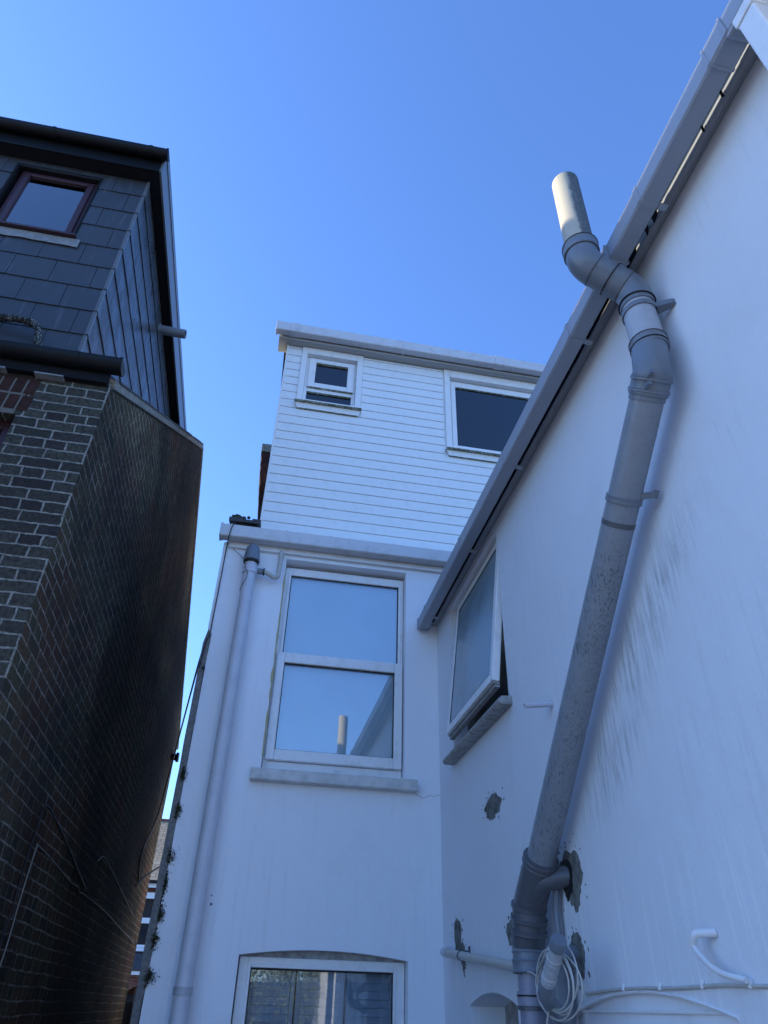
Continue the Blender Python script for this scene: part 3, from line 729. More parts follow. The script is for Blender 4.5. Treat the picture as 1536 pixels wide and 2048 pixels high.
# square downpipe dropping from the wing gutter
DP = thing('downpipe', 'white square downpipe at the top right dropping from the wing gutter', 'downpipe', (1.18, 0.62, 0))
bm = B(); box(bm, 1.140, 1.206, 0.580, 0.650, 0.0, 4.02); obj('pipe', bm, 'upvc', DP, bevel=0.006)
bm = B(); box(bm, 1.136, 1.210, 0.575, 0.655, 4.022, 4.07); obj('outlet_socket', bm, 'upvc', DP, bevel=0.004)
bm = B(); box(bm, 1.146, 1.232, 0.50, 0.70, 4.071, 4.0945); obj('outlet', bm, 'gutter_wing', DP, bevel=0.015)
bm = B(); box(bm, 1.207, 1.314, 0.60, 0.63, 3.2, 3.23); box(bm, 1.207, 1.314, 0.60, 0.63, 1.2, 1.23); obj('bracket', bm, 'upvc', DP, bevel=0.003)

# ================================================================ MAIN SOIL STACK ON THE WING
SP = thing('soil_pipe', 'fat grey soil pipe slanting across the wing wall and rising above its gutter', 'pipe', (1.22, 3.25, 0))
X0 = 1.215; r = 0.0595
A = Vector((1.222, 3.03, 2.125)); Bp = Vector((1.195, 1.530, 3.415))
dirs = (Bp-A).normalized()
# slanting length
bm = B(); tube(bm, [A - dirs*0.04, Bp - dirs*0.02], r, 40); obj('slanting_pipe', bm, 'pipe_main', SP, smooth=True)
pts = fillet([Bp - dirs*0.06, Bp + dirs*0.03, Vector((X0, 1.508, 3.60))], 0.09)
bm = B(); tube(bm, pts, r+0.004, 40); obj('elbow', bm, 'pipe_mid', SP, smooth=True)
bm = B(); collar(bm, Bp - dirs*0.005, dirs, 0.075, r+0.008); obj('collar', bm, 'pipe_mid', SP, smooth=True, label='grey jubilee clamped connector')
for s in (-0.025, 0.015):
    bm = B(); collar(bm, Bp + dirs*s, dirs, 0.012, r+0.0125, 0.001)
    c = Bp + dirs*s + Vector((-0.040, -0.052, -0.035)); box(bm, c.x-0.007, c.x+0.007, c.y-0.016, c.y+0.016, c.z-0.007, c.z+0.007)
    obj('clamp', bm, 'pipe_mid', SP, smooth=True)
# vertical length up to the swan neck
bm = B(); tube(bm, [(X0, 1.508, 3.56), (X0, 1.508, 3.80)], r, 40); obj('upright_pipe', bm, 'pipe_clean', SP, smooth=True)
bm = B(); collar(bm, (X0, 1.508, 3.585), (0, 0, 1), 0.05, r+0.007); obj('collar', bm, 'pipe_mid', SP, smooth=True)
bm = B(); collar(bm, (X0, 1.508, 3.605), (0, 0, 1), 0.004, r+0.0095, 0.001); collar(bm, (X0, 1.508, 3.575), (0, 0, 1), 0.004, r+0.0095, 0.001); collar(bm, (X0, 1.508, 3.822), (0, 0, 1), 0.005, r+0.010, 0.001)
each('seal', bm, 'seal', SP, smooth=True)
XV = 1.03
n1 = Vector((X0, 1.508, 3.80)); n2 = Vector((X0, 1.508, 3.905)); n3 = Vector((XV, 1.508, 4.030)); n4 = Vector((XV, 1.508, 4.14))
pp = fillet([n1, n2, n3, n4], [0.085, 0.085], 9)
bm = B(); tube(bm, pp, r+0.005, 40); obj('swan_neck', bm, 'pipe_mid', SP, smooth=True)
tt = (n3-n2).normalized()
bm = B(); mid = (n2+n3)/2
collar(bm, mid - tt*0.010, tt, 0.004, r+0.0085, 0.001)
collar(bm, (XV, 1.508, 4.135), (0, 0, 1), 0.006, r+0.013, 0.001)
each('seal', bm, 'seal', SP, smooth=True)
bm = B(); collar(bm, n3 - tt*0.050, tt, 0.003, r+0.0070, 0.001); collar(bm, n2 + tt*0.040, tt, 0.003, r+0.0070, 0.001); collar(bm, (XV, 1.508, 4.085), (0, 0, 1), 0.003, r+0.009, 0.001)
each('joint_line', bm, 'pipe_dark', SP, smooth=True)
bm = B(); collar(bm, (XV, 1.508, 4.112), (0, 0, 1), 0.052, r+0.010); obj('collar', bm, 'pipe_mid', SP, smooth=True)
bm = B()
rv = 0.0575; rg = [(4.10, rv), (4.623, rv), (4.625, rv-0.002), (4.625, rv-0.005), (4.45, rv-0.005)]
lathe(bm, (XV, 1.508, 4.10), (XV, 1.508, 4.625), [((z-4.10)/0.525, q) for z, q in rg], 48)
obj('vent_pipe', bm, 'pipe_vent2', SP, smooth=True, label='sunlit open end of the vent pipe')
# pipe brackets
def pipe_bracket(c, t, R, arm, w=0.022, parent=SP, m='pipe_mid'):
    b = B(); collar(b, c, t, w, R+0.006, 0.001); c = Vector(c)
    u = Vector(arm).normalized(); s = u.cross(Vector(t)).normalized()
    a0 = c + u*(R-0.002); a1 = c + Vector(arm); th = Vector(t).normalized()*w/2
    vs = []
    for p, hw in ((a0, 0.022), (a1, 0.012)):
        for sx in (-1, 1):
            for sz in (-1, 1): vs.append(b.verts.new(p + s*hw*sx + th*sz))
    for f in ((0, 1, 3, 2), (4, 6, 7, 5), (0, 4, 5, 1), (2, 3, 7, 6), (0, 2, 6, 4), (1, 5, 7, 3)): b.faces.new([vs[i] for i in f])
    tube(b, [a1 - th*1.2, a1 + th*1.2], 0.009, 12)
    return obj('bracket', b, m, parent, smooth=True)
pipe_bracket((X0, 1.508, 3.77), (0, 0, 1), r, (0.095, -0.075, 0.0))
pipe_bracket(A.lerp(Bp, 0.788), dirs, r, (0.085, -0.070, -0.015), 0.024)
bm = B(); collar(bm, A.lerp(Bp, 0.742), dirs, 0.02, r+0.0015, 0.0005); obj('tape_band', bm, 'pipe_dark', SP, smooth=True)
# lower junctions
J0 = A + dirs*0.02
J1 = Vector((X0, 3.19, 1.975)); J2 = Vector((X0, 3.235, 1.80))
bm = B(); q = fillet([J0 + dirs*0.0, J1, J1 + Vector((0, 0.03, -0.07))], 0.2)
tube(bm, q, r+0.009, 40); obj('junction', bm, 'pipe_dark', SP, smooth=True)
bm = B(); collar(bm, A + dirs*0.0, dirs, 0.03, r+0.014); collar(bm, A - dirs*0.06, dirs, 0.010, r+0.011, 0.002)
obj('collar', bm, 'pipe_dark', SP, smooth=True)
e0 = J1 + Vector((0, 0.01, -0.02))
bm = B(); tdn = (J2-J1).normalized()
collar(bm, J1 + tdn*0.0, Vector((0, 0.45, -0.9)), 0.014, r+0.015, 0.003); collar(bm, J1 + tdn*0.045, Vector((0, 0.4, -0.9)), 0.016, r+0.017, 0.003); collar(bm, J1 + tdn*0.095, Vector((0, 0.3, -0.95)), 0.018, r+0.015, 0.003)
each('ring_seal', bm, 'pipe_dark', SP, smooth=True)
bm = B(); tube(bm, fillet([J1, J1+tdn*0.09, Vector((X0, 3.24, 1.84))], 0.15), r+0.010, 40); obj('lower_socket', bm, 'pipe_dark', SP, smooth=True)
# branch going into the wall
bm = B(); q = fillet([Vector((X0-0.01, 3.15, 1.985)), Vector((X0+0.015, 3.04, 2.055)), Vector((XR+0.02, 2.99, 2.07))], 0.05)
tube(bm, q, [0.040]*len(q), 32); obj('branch', bm, 'pipe_dark', SP, smooth=True)
bm = B(); q = fillet([Vector((1.285, 3.045, 2.03)), Vector((1.285, 3.07, 1.95)), Vector((1.285, 3.07, 1.86))], 0.05)
tube(bm, q, 0.014, 16); obj('side_tube', bm, 'pipe_mid', SP, smooth=True)
bm = B(); tube(bm, [(X0, 3.24, 0.02), (X0, 3.24, 1.88)], r-0.008, 40); obj('drop_pipe', bm, 'pipe_lilac', SP, smooth=True)
bm = B(); collar(bm, (X0, 3.24, 1.835), (0, 0, 1), 0.05, r+0.008); tube(bm, [(X0, 3.24, 1.745), (X0, 3.24, 1.875)], r+0.006, 40); collar(bm, (X0, 3.24, 1.765), (0, 0, 1), 0.05, r+0.010)
obj('coupling', bm, 'pipe_mid', SP, smooth=True)
bm = B(); collar(bm, (X0, 3.24, 1.742), (0, 0, 1), 0.004, r+0.010, 0.001); collar(bm, (X0, 3.24, 1.665), (0, 0, 1), 0.006, r+0.002, 0.001); each('seal', bm, 'seal', SP, smooth=True)
bm = B(); tube(bm, [(X0, 3.24, 1.63), (X0, 3.24, 1.68)], r-0.001, 40); obj('band', bm, 'pipe_lilac', SP, smooth=True)
pipe_bracket((X0, 3.24, 1.625), (0, 0, 1), r-0.004, (0.08, 0.06, 0.0), 0.014, m='pipe_dark')

# second pipe with capped access stub
P2 = thing('waste_pipe', 'grey waste pipe with capped slanting stub and a cable coil hung on it', 'pipe', (1.26, 2.965, 0))
bm = B(); tube(bm, [(1.260, 3.045, 0.02), (1.260, 3.045, 1.775)], 0.046, 32); obj('pipe', bm, 'pipe_mid', P2, smooth=True)
bm = B(); q = fillet([Vector((XR+0.03, 2.995, 1.80)), Vector((1.22, 2.985, 1.795)), Vector((1.15, 2.86, 1.74))], 0.04); tube(bm, q, 0.028, 28); obj('elbow', bm, 'pipe_mid', P2, smooth=True)
c0, c1 = Vector((1.09, 2.76, 1.680)), Vector((1.09, 2.620, 1.800))
cd = (c1-c0).normalized()
bm = B(); tube(bm, [c0, c1], 0.0225, 32); obj('stub', bm, 'pipe_clean', P2, smooth=True)
bm = B(); collar(bm, c0 + cd*0.02, cd, 0.035, 0.0252, 0.002); collar(bm, c0 + cd*0.09, cd, 0.04, 0.0252, 0.002); obj('collar', bm, 'pipe_clean', P2, smooth=True)
bm = B(); collar(bm, c0 + cd*0.05, cd, 0.003, 0.0268, 0.0005); collar(bm, c0 + cd*0.125, cd, 0.003, 0.0268, 0.0005); each('ring', bm, 'cable_white', P2, smooth=True)
bm = B(); lathe(bm, c1 - cd*0.02, c1 + cd*0.02, [(0, 0.025), (0.05, 0.0275), (0.85, 0.0275), (1.0, 0.025)], 32); obj('cap', bm, 'pipe_mid', P2, smooth=True)
bm = B(); q = fillet([c0 + cd*0.02, c0 - cd*0.03, Vector((1.20, 2.93, 1.60))], 0.03); tube(bm, q, 0.0265, 24); obj('bend', bm, 'pipe_mid', P2, smooth=True)

# cable coil
def coil():
    pts = []; n = 5; steps = 40
    for i in range(n*steps+1):
        a = 2*math.pi*i/steps; k = i/(n*steps); lap = i//steps
        ry = 0.165 + 0.016*math.sin(lap*2.1+1) - 0.012*(lap % 3); rz = 0.098 + 0.010*math.cos(lap*1.7)
        cy = 2.770 + 0.012*math.sin(lap*1.3); cz = 1.708 - 0.010*math.cos(lap*2.4) - 0.012*(lap % 2)
        x = 1.130 + 0.010*math.sin(lap*2.2) + 0.012*math.cos(a+lap)
        # hangs from the stub: narrower at the top
        s = math.sin(a); wob = 0.004*noise.noise(Vector((i*0.06, lap, 1)))
        nar = 1.0 - 0.28*max(0, s)**2
        pts.append((x, cy + ry*math.cos(a)*nar + wob, cz + rz*s + wob))
    return spline(pts[::3], 3)
bm = B(); tube(bm, coil(), 0.0030, 7)
tube(bm, spline([(1.13, 2.92, 1.70), (1.14, 2.97, 1.72), (1.15, 3.05, 1.735), (1.16, 3.12, 1.74)], 6), 0.0030, 7)
tube(bm, spline([(1.12, 2.82, 1.63), (1.12, 2.87, 1.56), (1.12, 2.88, 1.4), (1.12, 2.88, 1.0)], 6), 0.0030, 7)
solo('cable_coil', bm, 'cable_white', 'coil of off white cable looped over the capped stub', 'cable', smooth=True, origin=(1.13, 2.77, 1.6))

# horizontal cream waste pipe
WP = thing('waste_pipe', 'cream horizontal waste pipe running from the wall corner to the soil stack', 'pipe', (1.26, 4.2, 1.8))
q = fillet([Vector((XR+0.02, 4.80, 1.905)), Vector((1.262, 4.80, 1.90)), Vector((1.262, 3.33, 1.755)), Vector((1.24, 3.27, 1.735))], [0.04, 0.05])
bm = B(); tube(bm, q, 0.0215, 28); obj('pipe', bm, 'pipe_cream', WP, smooth=True)
bm = B(); q2 = fillet([Vector((XR, 4.80, 1.905)), Vector((1.262, 4.80, 1.90)), Vector((1.262, 4.70, 1.89))], 0.035); tube(bm, q2, 0.0265, 28); obj('elbow', bm, 'pipe_white', WP, smooth=True)
dd = Vector((0, -1.47, -0.145)).normalized()
for s in (0.26, 0.93):
    c = Vector((1.262, 4.80, 1.90)).lerp(Vector((1.262, 3.33, 1.755)), s)
    b = B(); collar(b, c, dd, 0.014, 0.0245, 0.001); box(b, c.x, XR-0.001, c.y-0.006, c.y+0.006, c.z+0.018, c.z+0.026); box(b, XR-0.01, XR-0.001, c.y-0.008, c.y+0.008, c.z-0.03, c.z+0.045)
    obj('clip', b, 'pipe_dark', WP, smooth=True)
bm = B(); collar(bm, Vector((1.262, 3.40, 1.762)), dd, 0.09, 0.0265, 0.002); obj('collar', bm, 'pipe_cream', WP, smooth=True)

# overflow stub
bm = B(); lathe(bm, (XR+0.01, 2.935, 2.772), (1.178, 2.935, 2.752), [(0, 0.0115), (0.93, 0.0115), (1.0, 0.011), (0.999, 0.0085), (0.7, 0.0085)], 20)
lathe(bm, (XR-0.004, 2.935, 2.772), (XR+0.002, 2.935, 2.772), [(0, 0.019), (1, 0.02)], 16)
solo('overflow_pipe', bm, 'pipe_white', 'short thin white overflow pipe sticking out of the wing wall', 'pipe', smooth=True, origin=(XR, 2.935, 2.77))
# condensate pipe
CP = thing('condensate_pipe', 'small white curved condensate pipe low on the right of the wing wall', 'pipe', (1.27, 2.05, 1.7))
q = fillet([Vector((XR+0.01, 2.035, 1.80)), Vector((1.262, 2.06, 1.798)), Vector((1.262, 2.082, 1.775))], [0.018], 8)[:-1] + spline([Vector((1.262, 2.082, 1.775)), Vector((1.264, 2.060, 1.750)), Vector((1.268, 2.025, 1.722)), Vector((1.274, 1.985, 1.703)), Vector((1.282, 1.945, 1.694)), Vector((1.290, 1.912, 1.687))], 5)
bm = B(); tube(bm, q, 0.0078, 20); obj('pipe', bm, 'pipe_wh', CP, smooth=True)
bm = B(); q = fillet([Vector((XR-0.002, 2.035, 1.80)), Vector((1.262, 2.06, 1.798)), Vector((1.263, 2.083, 1.772))], 0.015, 8); tube(bm, q, 0.0112, 20); obj('elbow', bm, 'pipe_wh', CP, smooth=True)
# cable with clips along the wing wall
CW = thing('clipped_cable', 'white cable clipped level along the wing wall above the blocked arch', 'cable', (XR, 2.4, 1.67))
bm = B(); tube(bm, spline([(XR-0.006, 2.93, 1.672), (XR-0.006, 2.6, 1.682), (XR-0.006, 2.3, 1.678), (XR-0.006, 2.05, 1.680), (XR-0.006, 1.85, 1.674), (XR-0.006, 1.4, 1.672), (XR-0.006, 0.6, 1.67), (XR-0.006, -0.5, 1.67)], 5), 0.0052, 10); obj('cable', bm, 'cable_white', CW, smooth=True)
for y, z in ((2.62, 1.682), (2.38, 1.680), (2.145, 1.68), (1.925, 1.677)):
    b = B(); box(b, XR-0.014, XR-0.001, y-0.006, y+0.006, z-0.007, z+0.014); obj('clip', b, 'upvc', CW, bevel=0.003)

# ================================================================ REAR WALL SOIL PIPE
RP = thing('soil_pipe', 'white painted upright soil pipe on the rear wall left of the tall window', 'pipe', (-0.235, 4.91, 0))
PX, PY = -0.235, 4.91
bm = B(); tube(bm, [(PX, PY, 0.02), (PX, PY, 4.50)], 0.05, 36); obj('pipe', bm, 'pipe_white', RP, smooth=True)
bm = B(); lathe(bm, (PX, PY-0.01, 4.505), (PX, PY-0.01, 4.66), [(0, 0.060), (0.02, 0.066), (0.22, 0.066), (0.24, 0.061), (0.5, 0.060), (0.52, 0.056), (0.8, 0.052), (0.92, 0.042), (0.98, 0.028), (1.0, 0.01)], 36)
obj('air_valve', bm, 'pipe_mid', RP, smooth=True)
bm = B(); collar(bm, (PX, PY-0.01, 4.50), (0, 0, 1), 0.02, 0.058, 0.003); each('seal', bm, 'seal', RP, smooth=True)
bm = B(); collar(bm, (PX, PY, 4.42), (0, 0, 1), 0.05, 0.057); obj('collar', bm, 'pipe_white', RP, smooth=True)
for z in (1.665, 0.6):
    b = B(); collar(b, (PX, PY, z), (0, 0, 1), 0.040, 0.055, 0.002); box(b, PX-0.03, PX+0.03, 4.955, 4.999, z-0.015, z+0.015); obj('bracket', b, 'pipe_clean', RP, smooth=True)
BPp = thing('branch_pipe', 'thin cream pipe with elbow and capped top beside the tall window', 'pipe', (-0.05, 4.92, 4.4))
q = fillet([Vector((PX+0.03, 4.92, 4.435)), Vector((-0.10, 4.92, 4.43)), Vector((-0.01, 4.925, 4.375)), Vector((-0.004, 4.93, 4.64))], [0.04, 0.03])
bm = B(); tube(bm, q, 0.0185, 24); obj('pipe', bm, 'pipe_cream', BPp, smooth=True)
bm = B(); collar(bm, (-0.15, 4.92, 4.436), (1, 0, 0), 0.05, 0.024, 0.002); obj('collar', bm, 'pipe_mid', BPp, smooth=True)
bm = B(); collar(bm, (-0.125, 4.92, 4.436), (1, 0, 0), 0.01, 0.030, 0.002); obj('nut', bm, 'seal', BPp, smooth=True)
bm = B(); lathe(bm, (-0.004, 4.93, 4.585), (-0.004, 4.93, 4.665), [(0, 0.022), (0.5, 0.022), (0.8, 0.018), (1.0, 0.008)], 24); obj('cap', bm, 'pipe_cream', BPp, smooth=True)

# ================================================================ BRICK HOUSE (left)
BH = thing('brick_house', 'dark stock brick house on the left with slate hung dormer', 'house', (-2.5, 7.6, 0))
LX, LY = -1.27, 3.6
gable = [(3.6, 0), (3.6, 4.93), (7.62, 7.80), (11.82, 4.95), (11.70, 4.80), (11.62, 0)]
bm = B(); wall(bm, gable, [], 'x', LX, LX-0.25)
obj('side_wall', bm, 'brick_side', BH)
fo = arch(-3.0, -1.762, 3.1, 4.60, 4.635)
bm = B(); wall(bm, [(LX-0.002, 0), (LX-0.002, 4.985), (-5.2, 4.985), (-5.2, 0)], [fo], 'y', LY-0.004, LY+0.24)
obj('front_wall', bm, 'brick_front', BH)
bm = B()
for rw, (zb, h) in enumerate([(4.615, 0.125), (4.752, 0.14)]):
    x = -3.02
    while x < -1.772:
        k = (x+2.4)/1.25; wv = 0.068
        lean = 0.10*k*1.0
        zc = zb + (0.03*(1-(k*1.0)**2) if rw == 0 else 0.035*(1-k**2))
        vs = box(bm, x, x+wv, LY-0.0085, LY+0.05, zc, zc+h)
        for v in vs: v.co.x += (v.co.z-zb)*lean*1.6
        x += 0.0775
obj('brick_arch', bm, 'brick_red', BH, bevel=0.004, label='red soldier brick window arch')
bm = B(); prism(bm, [(-3.1, 4.60), (-1.78, 4.60), (-1.745, 4.90), (-3.1, 4.93)], 'y', LY-0.0062, LY-0.0045)
obj('arch_mortar', bm, 'mortar', BH)
t = B(); frame_ring(t, 'y', LY+0.09, LY+0.15, -2.98, -1.775, 3.12, 4.62, 0.07, 0.07, 0.07, 0.07)
Wn = obj('window', t, 'maroon', BH, bevel=0.004, label='maroon framed window below the red brick arch')
obj('glass', pane('y', LY+0.12, -2.91, -1.845, 3.19, 4.55), 'glass', Wn)
bm = B(); box(bm, -2.98, -1.775, LY+0.2, LY+0.21, 3.12, 4.62); obj('blind', bm, 'room_grey', Wn)
# remaining shell
bm = B(); box(bm, -9.0, -5.2, LY+0.0, LY+0.24, 0, 4.985)
box(bm, -9.0, LX-0.251, 11.4, 11.6, 0, 4.9); box(bm, -9.0, -8.8, LY+0.25, 11.4, 0, 4.9)
obj('rear_wall', bm, 'brick_front', BH)
bm = B()
prism(bm, [(3.57, 4.989), (7.62, 7.84), (11.95, 4.90), (11.95, 4.95), (7.62, 7.90), (3.57, 5.030)], 'x', -9.0, LX-0.015)
obj('roof', bm, 'roof_tile', BH)
# verge boards
def beam(bm, p, q, h, x0, x1):   # sloping board in the yz plane
    p, q = Vector((0,)+p), Vector((0,)+q); nrm = Vector((0, -(q-p).z, (q-p).y)).normalized()*h
    prism(bm, [(p.y, p.z), (q.y, q.z), (q.y+nrm.y, q.z+nrm.z), (p.y+nrm.y, p.z+nrm.z)], 'x', x0, x1)
bm = B(); beam(bm, (3.62, 4.955), (7.62, 7.80), 0.065, LX-0.05, LX+0.022); obj('verge_board', bm, 'verge', BH, bevel=0.004)
bm = B(); beam(bm, (7.62, 7.81), (11.85, 4.96), 0.06, LX-0.05, LX+0.02); obj('verge_board', bm, 'verge', BH, bevel=0.004)
bm = B()   # ragged tile undercloak
y = 3.66
while y < 7.5:
    z = 4.955 + (y-3.62)*0.711 + 0.068
    beam(bm, (y, z), (y+0.23, z+0.163), random.uniform(0.012, 0.02), LX-0.06, LX+0.03 + random.uniform(-.004, .006)); y += 0.24
obj('verge_tiles', bm, 'roof_tile', BH)
bm = B(); box(bm, -5.2, LX-0.02, LY-0.05, LY-0.006, 4.94, 5.05); box(bm, -2.0, -1.62, LY-0.058, LY-0.051, 4.932, 4.96)
obj('eaves_board', bm, 'black_soffit', BH)
bm = B(); box(bm, -1.74, -1.56, LY-0.062, LY-0.008, 4.925, 4.936); box(bm, -1.98, -1.92, LY-0.062, LY-0.008, 4.925, 4.938); each('slate_offcut', bm, 'lead', BH)
# slate hung dormer
SX, SY, ST = -1.61, 3.74, 7.62
def shingle_face(plane, c, out, a0, a1, z0, z1, row, wd, holes, m, name, clip=None, rowoff=0.0):
    b = B(); lay = b.loops.layers.color.new('tint'); k = 0
    z = z1 - rowoff
    rows = []
    zz = z1
    r_ = 0
    while zz > z0:
        nz = (z1 - rowoff) - r_*row
        if nz > zz-0.01: r_ += 1; continue
        rows.append((nz, zz)); zz = nz; r_ += 1
    for ri, (lo, hi) in enumerate(rows):
        lo = max(lo, z0)
        xs = a0 - (wd*0.5 if ri % 2 else 0)
        while xs < a1:
            p0, p1 = max(xs+0.0022, a0), min(xs+wd-0.0022, a1); xs += wd
            if p1-p0 < 0.01: continue
            cells = [(p0, p1, lo, hi)]
            for h in holes:
                nc = []
                for (q0, q1, e0, e1) in cells:
                    if q1 <= h[0] or q0 >= h[1] or e1 <= h[2] or e0 >= h[3]: nc.append((q0, q1, e0, e1)); continue
                    if q0 < h[0]: nc.append((q0, h[0], e0, e1))
                    if q1 > h[1]: nc.append((h[1], q1, e0, e1))
                    m0, m1 = max(q0, h[0]), min(q1, h[1])
                    if e0 < h[2]: nc.append((m0, m1, e0, h[2]))
                    if e1 > h[3]: nc.append((m0, m1, h[3], e1))
                cells = nc
            tv = random.random(); jz = random.uniform(-.002, .002)
            for (q0, q1, e0, e1) in cells:
                if clip and not clip(q0, q1, e0, e1): continue
                o0 = out*(0.014 + random.uniform(-.001, .002)); o1 = out*0.006; ti = out*0.001
                bot = e0 + (jz if e0 == lo else 0)
                if plane == 'y':
                    V = [(q0, c+o0, bot), (q1, c+o0, bot), (q1, c+o1, e1), (q0, c+o1, e1), (q0, c+ti, bot), (q1, c+ti, bot)]
                else:
                    V = [(c+o0, q0, bot), (c+o0, q1, bot), (c+o1, q1, e1), (c+o1, q0, e1), (c+ti, q0, bot), (c+ti, q1, bot)]
                vs = [b.verts.new(v) for v in V]
                fs = [b.faces.new((vs[0], vs[1], vs[2], vs[3])), b.faces.new((vs[4], vs[5], vs[1], vs[0])), b.faces.new((vs[0], vs[3], vs[4])), b.faces.new((vs[1], vs[5], vs[2]))]
                for f in fs:
                    for l in f.loops: l[lay] = (tv, tv, tv, 1)
    return obj(name, b, m, BH)
shingle_face('y', SY, -1, -3.4, SX-0.002, 5.05, ST, 0.262, 0.305, [(-2.70, -2.0, 6.62, 7.515)], 'slate', 'front_slates', rowoff=0.24)
roofz = lambda y: 4.985 + (y-3.50)*0.706
shingle_face('x', SX, 1, 3.752, 7.6, 5.05, ST, 0.262, 0.305, [], 'slate_side', 'side_slates', clip=lambda a, b_, e0, e1: e1 > roofz(a)-0.1, rowoff=0.24)
bm = B(); wall(bm, [(-3.4, 5.0), (SX, 5.0), (SX, ST+0.1), (-3.4, ST+0.1)], [[(-2.70, 6.62), (-2.0, 6.62), (-2.0, 7.515), (-2.70, 7.515)]], 'y', SY, SY+0.12)
wall(bm, [(SY+0.121, 5.0), (7.7, 6.6), (7.7, ST+0.1), (SY+0.121, ST+0.1)], [], 'x', SX, SX-0.12); box(bm, -3.4, -3.28, SY+0.121, 7.7, 5.2, ST+0.1)
obj('dormer_wall', bm, 'black_soffit', BH)
bm = B()
z = ST-0.02
zc = ST
for i in range(9):
    zt_ = ST - 0.24 - (i-1)*0.262 if i else ST; zb_ = ST - 0.24 - i*0.262
    prism(bm, [(SX-0.016, SY-0.017), (SX+0.017, SY-0.017), (SX+0.017, SY+0.012), (SX+0.011, SY+0.012), (SX+0.011, SY-0.011), (SX-0.016, SY-0.011)], 'y', 0, 0.001) if False else None
    vs = box(bm, SX-0.006, SX+0.018, SY-0.018, SY+0.006, zb_+0.004, zt_)
    for v in vs:
        if v.co.z > zt_-0.01: v.co.x -= 0.006; v.co.y += 0.006
obj('corner_soakers', bm, 'grey_trim', BH)
bm = B(); box(bm, -3.5, -1.51, 3.62, 3.739, ST, ST+0.010); box(bm, SX+0.001, -1.51, 3.74, 7.5, ST, ST+0.010); obj('soffit', bm, 'black_soffit', BH)
bm = B(); box(bm, -3.5, -1.51, 3.602, 3.619, ST-0.008, ST+0.19); obj('fascia', bm, 'black_pl', BH, bevel=0.002)
bm = B(); box(bm, -1.509, -1.490, 3.60, 7.55, ST-0.008, ST+0.30); box(bm, -1.489, -1.483, 3.60, 7.55, ST+0.225, ST+0.31); obj('side_fascia', bm, 'grey_trim', BH, bevel=0.002)
bm = B(); box(bm, -3.5, -1.51, 3.63, 7.6, ST+0.20, ST+0.28); obj('dormer_roof', bm, 'roof_tile', BH)
t = B(); frame_ring(t, 'y', 3.775, 3.83, -2.66, -2.01, 6.635, 7.51, 0.075, 0.075, 0.05, 0.075)
Wn = obj('window', t, 'maroon', BH, bevel=0.006, label='maroon framed dormer window reflecting blue sky')
t = B(); frame_ring(t, 'y', 3.757, 3.80, -2.625, -2.045, 6.648, 7.475, 0.052, 0.052, 0.036, 0.040); obj('sash', t, 'maroon', Wn, bevel=0.008)
obj('glass', pane('y', 3.775, -2.574, -2.096, 6.683, 7.436), 'glass_bright', Wn)
bm = B(); box(bm, -2.65, -2.02, 3.90, 3.91, 6.64, 7.5); obj('blind', bm, 'room_grey', Wn)
bm = B(); box(bm, -2.72, -1.965, 3.68, 3.80, 6.612, 6.634); obj('sill', bm, 'maroon', Wn, bevel=0.003)
bm = B(); frame_ring(bm, 'y', 3.722, 3.75, -2.70, -1.985, 6.635, 7.535, 0.02, 0.014, 0.001, 0.012); obj('trim', bm, 'black_soffit', Wn)
bm = B()
n = 26; topl, botl = [], []
for i in range(n+1):
    x = -2.9 + 0.97*i/n; topl.append((x, 6.609)); botl.append((x, 6.515 + 0.012*noise.noise(Vector((x*7, 0, 5)))))
prism(bm, topl + botl[::-1], 'y', 3.716, 3.7225)
obj('lead_flashing', bm, 'lead', Wn)
# unseen block added to keep the sun off the wing wall and gutter
bm = B(); box(bm, -4.0, -2.85, 2.15, 3.59, 0, 6.12)
SUN_BLOCK = obj('added_sun_blocker', bm, 'brick_side', BH)

def round_gutter(label, zc, yc, R, x0, x1, brackets):
    T = thing('roof_gutter', label, 'gutter', (x1, yc, zc-R), 'black half round gutters')
    def half(bm, R, s0, s1, t=0.004):
        n = 14; o = [(yc+R*math.cos(math.pi+math.pi*i/n), zc+R*math.sin(math.pi+math.pi*i/n)) for i in range(n+1)]
        i_ = [(yc+(R-t)*math.cos(math.pi+math.pi*i/n), zc+(R-t)*math.sin(math.pi+math.pi*i/n)) for i in range(n+1)]
        prism(bm, o + [(yc+R, zc+0.012), (yc+R-t, zc+0.012)] + i_[::-1] + [(yc-R+t, zc+0.012), (yc-R, zc+0.012)], 'x', s0, s1)
    b = B(); half(b, R, x0, x1); obj('trough', b, 'black_pl', T, smooth=True)
    for s in brackets:
        b = B(); half(b, R+0.005, s-0.015, s+0.015, 0.006); obj('bracket', b, 'black_pl', T, smooth=True)
    b = B(); n = 14; prism(b, [(yc+(R+.004)*math.cos(math.pi+math.pi*i/n), zc+(R+.004)*math.sin(math.pi+math.pi*i/n)) for i in range(n+1)] + [(yc+R+.004, zc+.018), (yc-R-.004, zc+.018)], 'x', x1, x1+0.018)
    obj('end_cap', b, 'black_pl', T, bevel=0.002)
    return T
round_gutter('black half round gutter at the foot of the slate hung dormer', 5.078, 3.52, 0.067, -4.6, -1.225, [-1.50, -2.5])
round_gutter('black half round gutter along the top of the slate hung dormer', 7.800, 3.548, 0.053, -3.5, -1.475, [-1.61, -2.43])
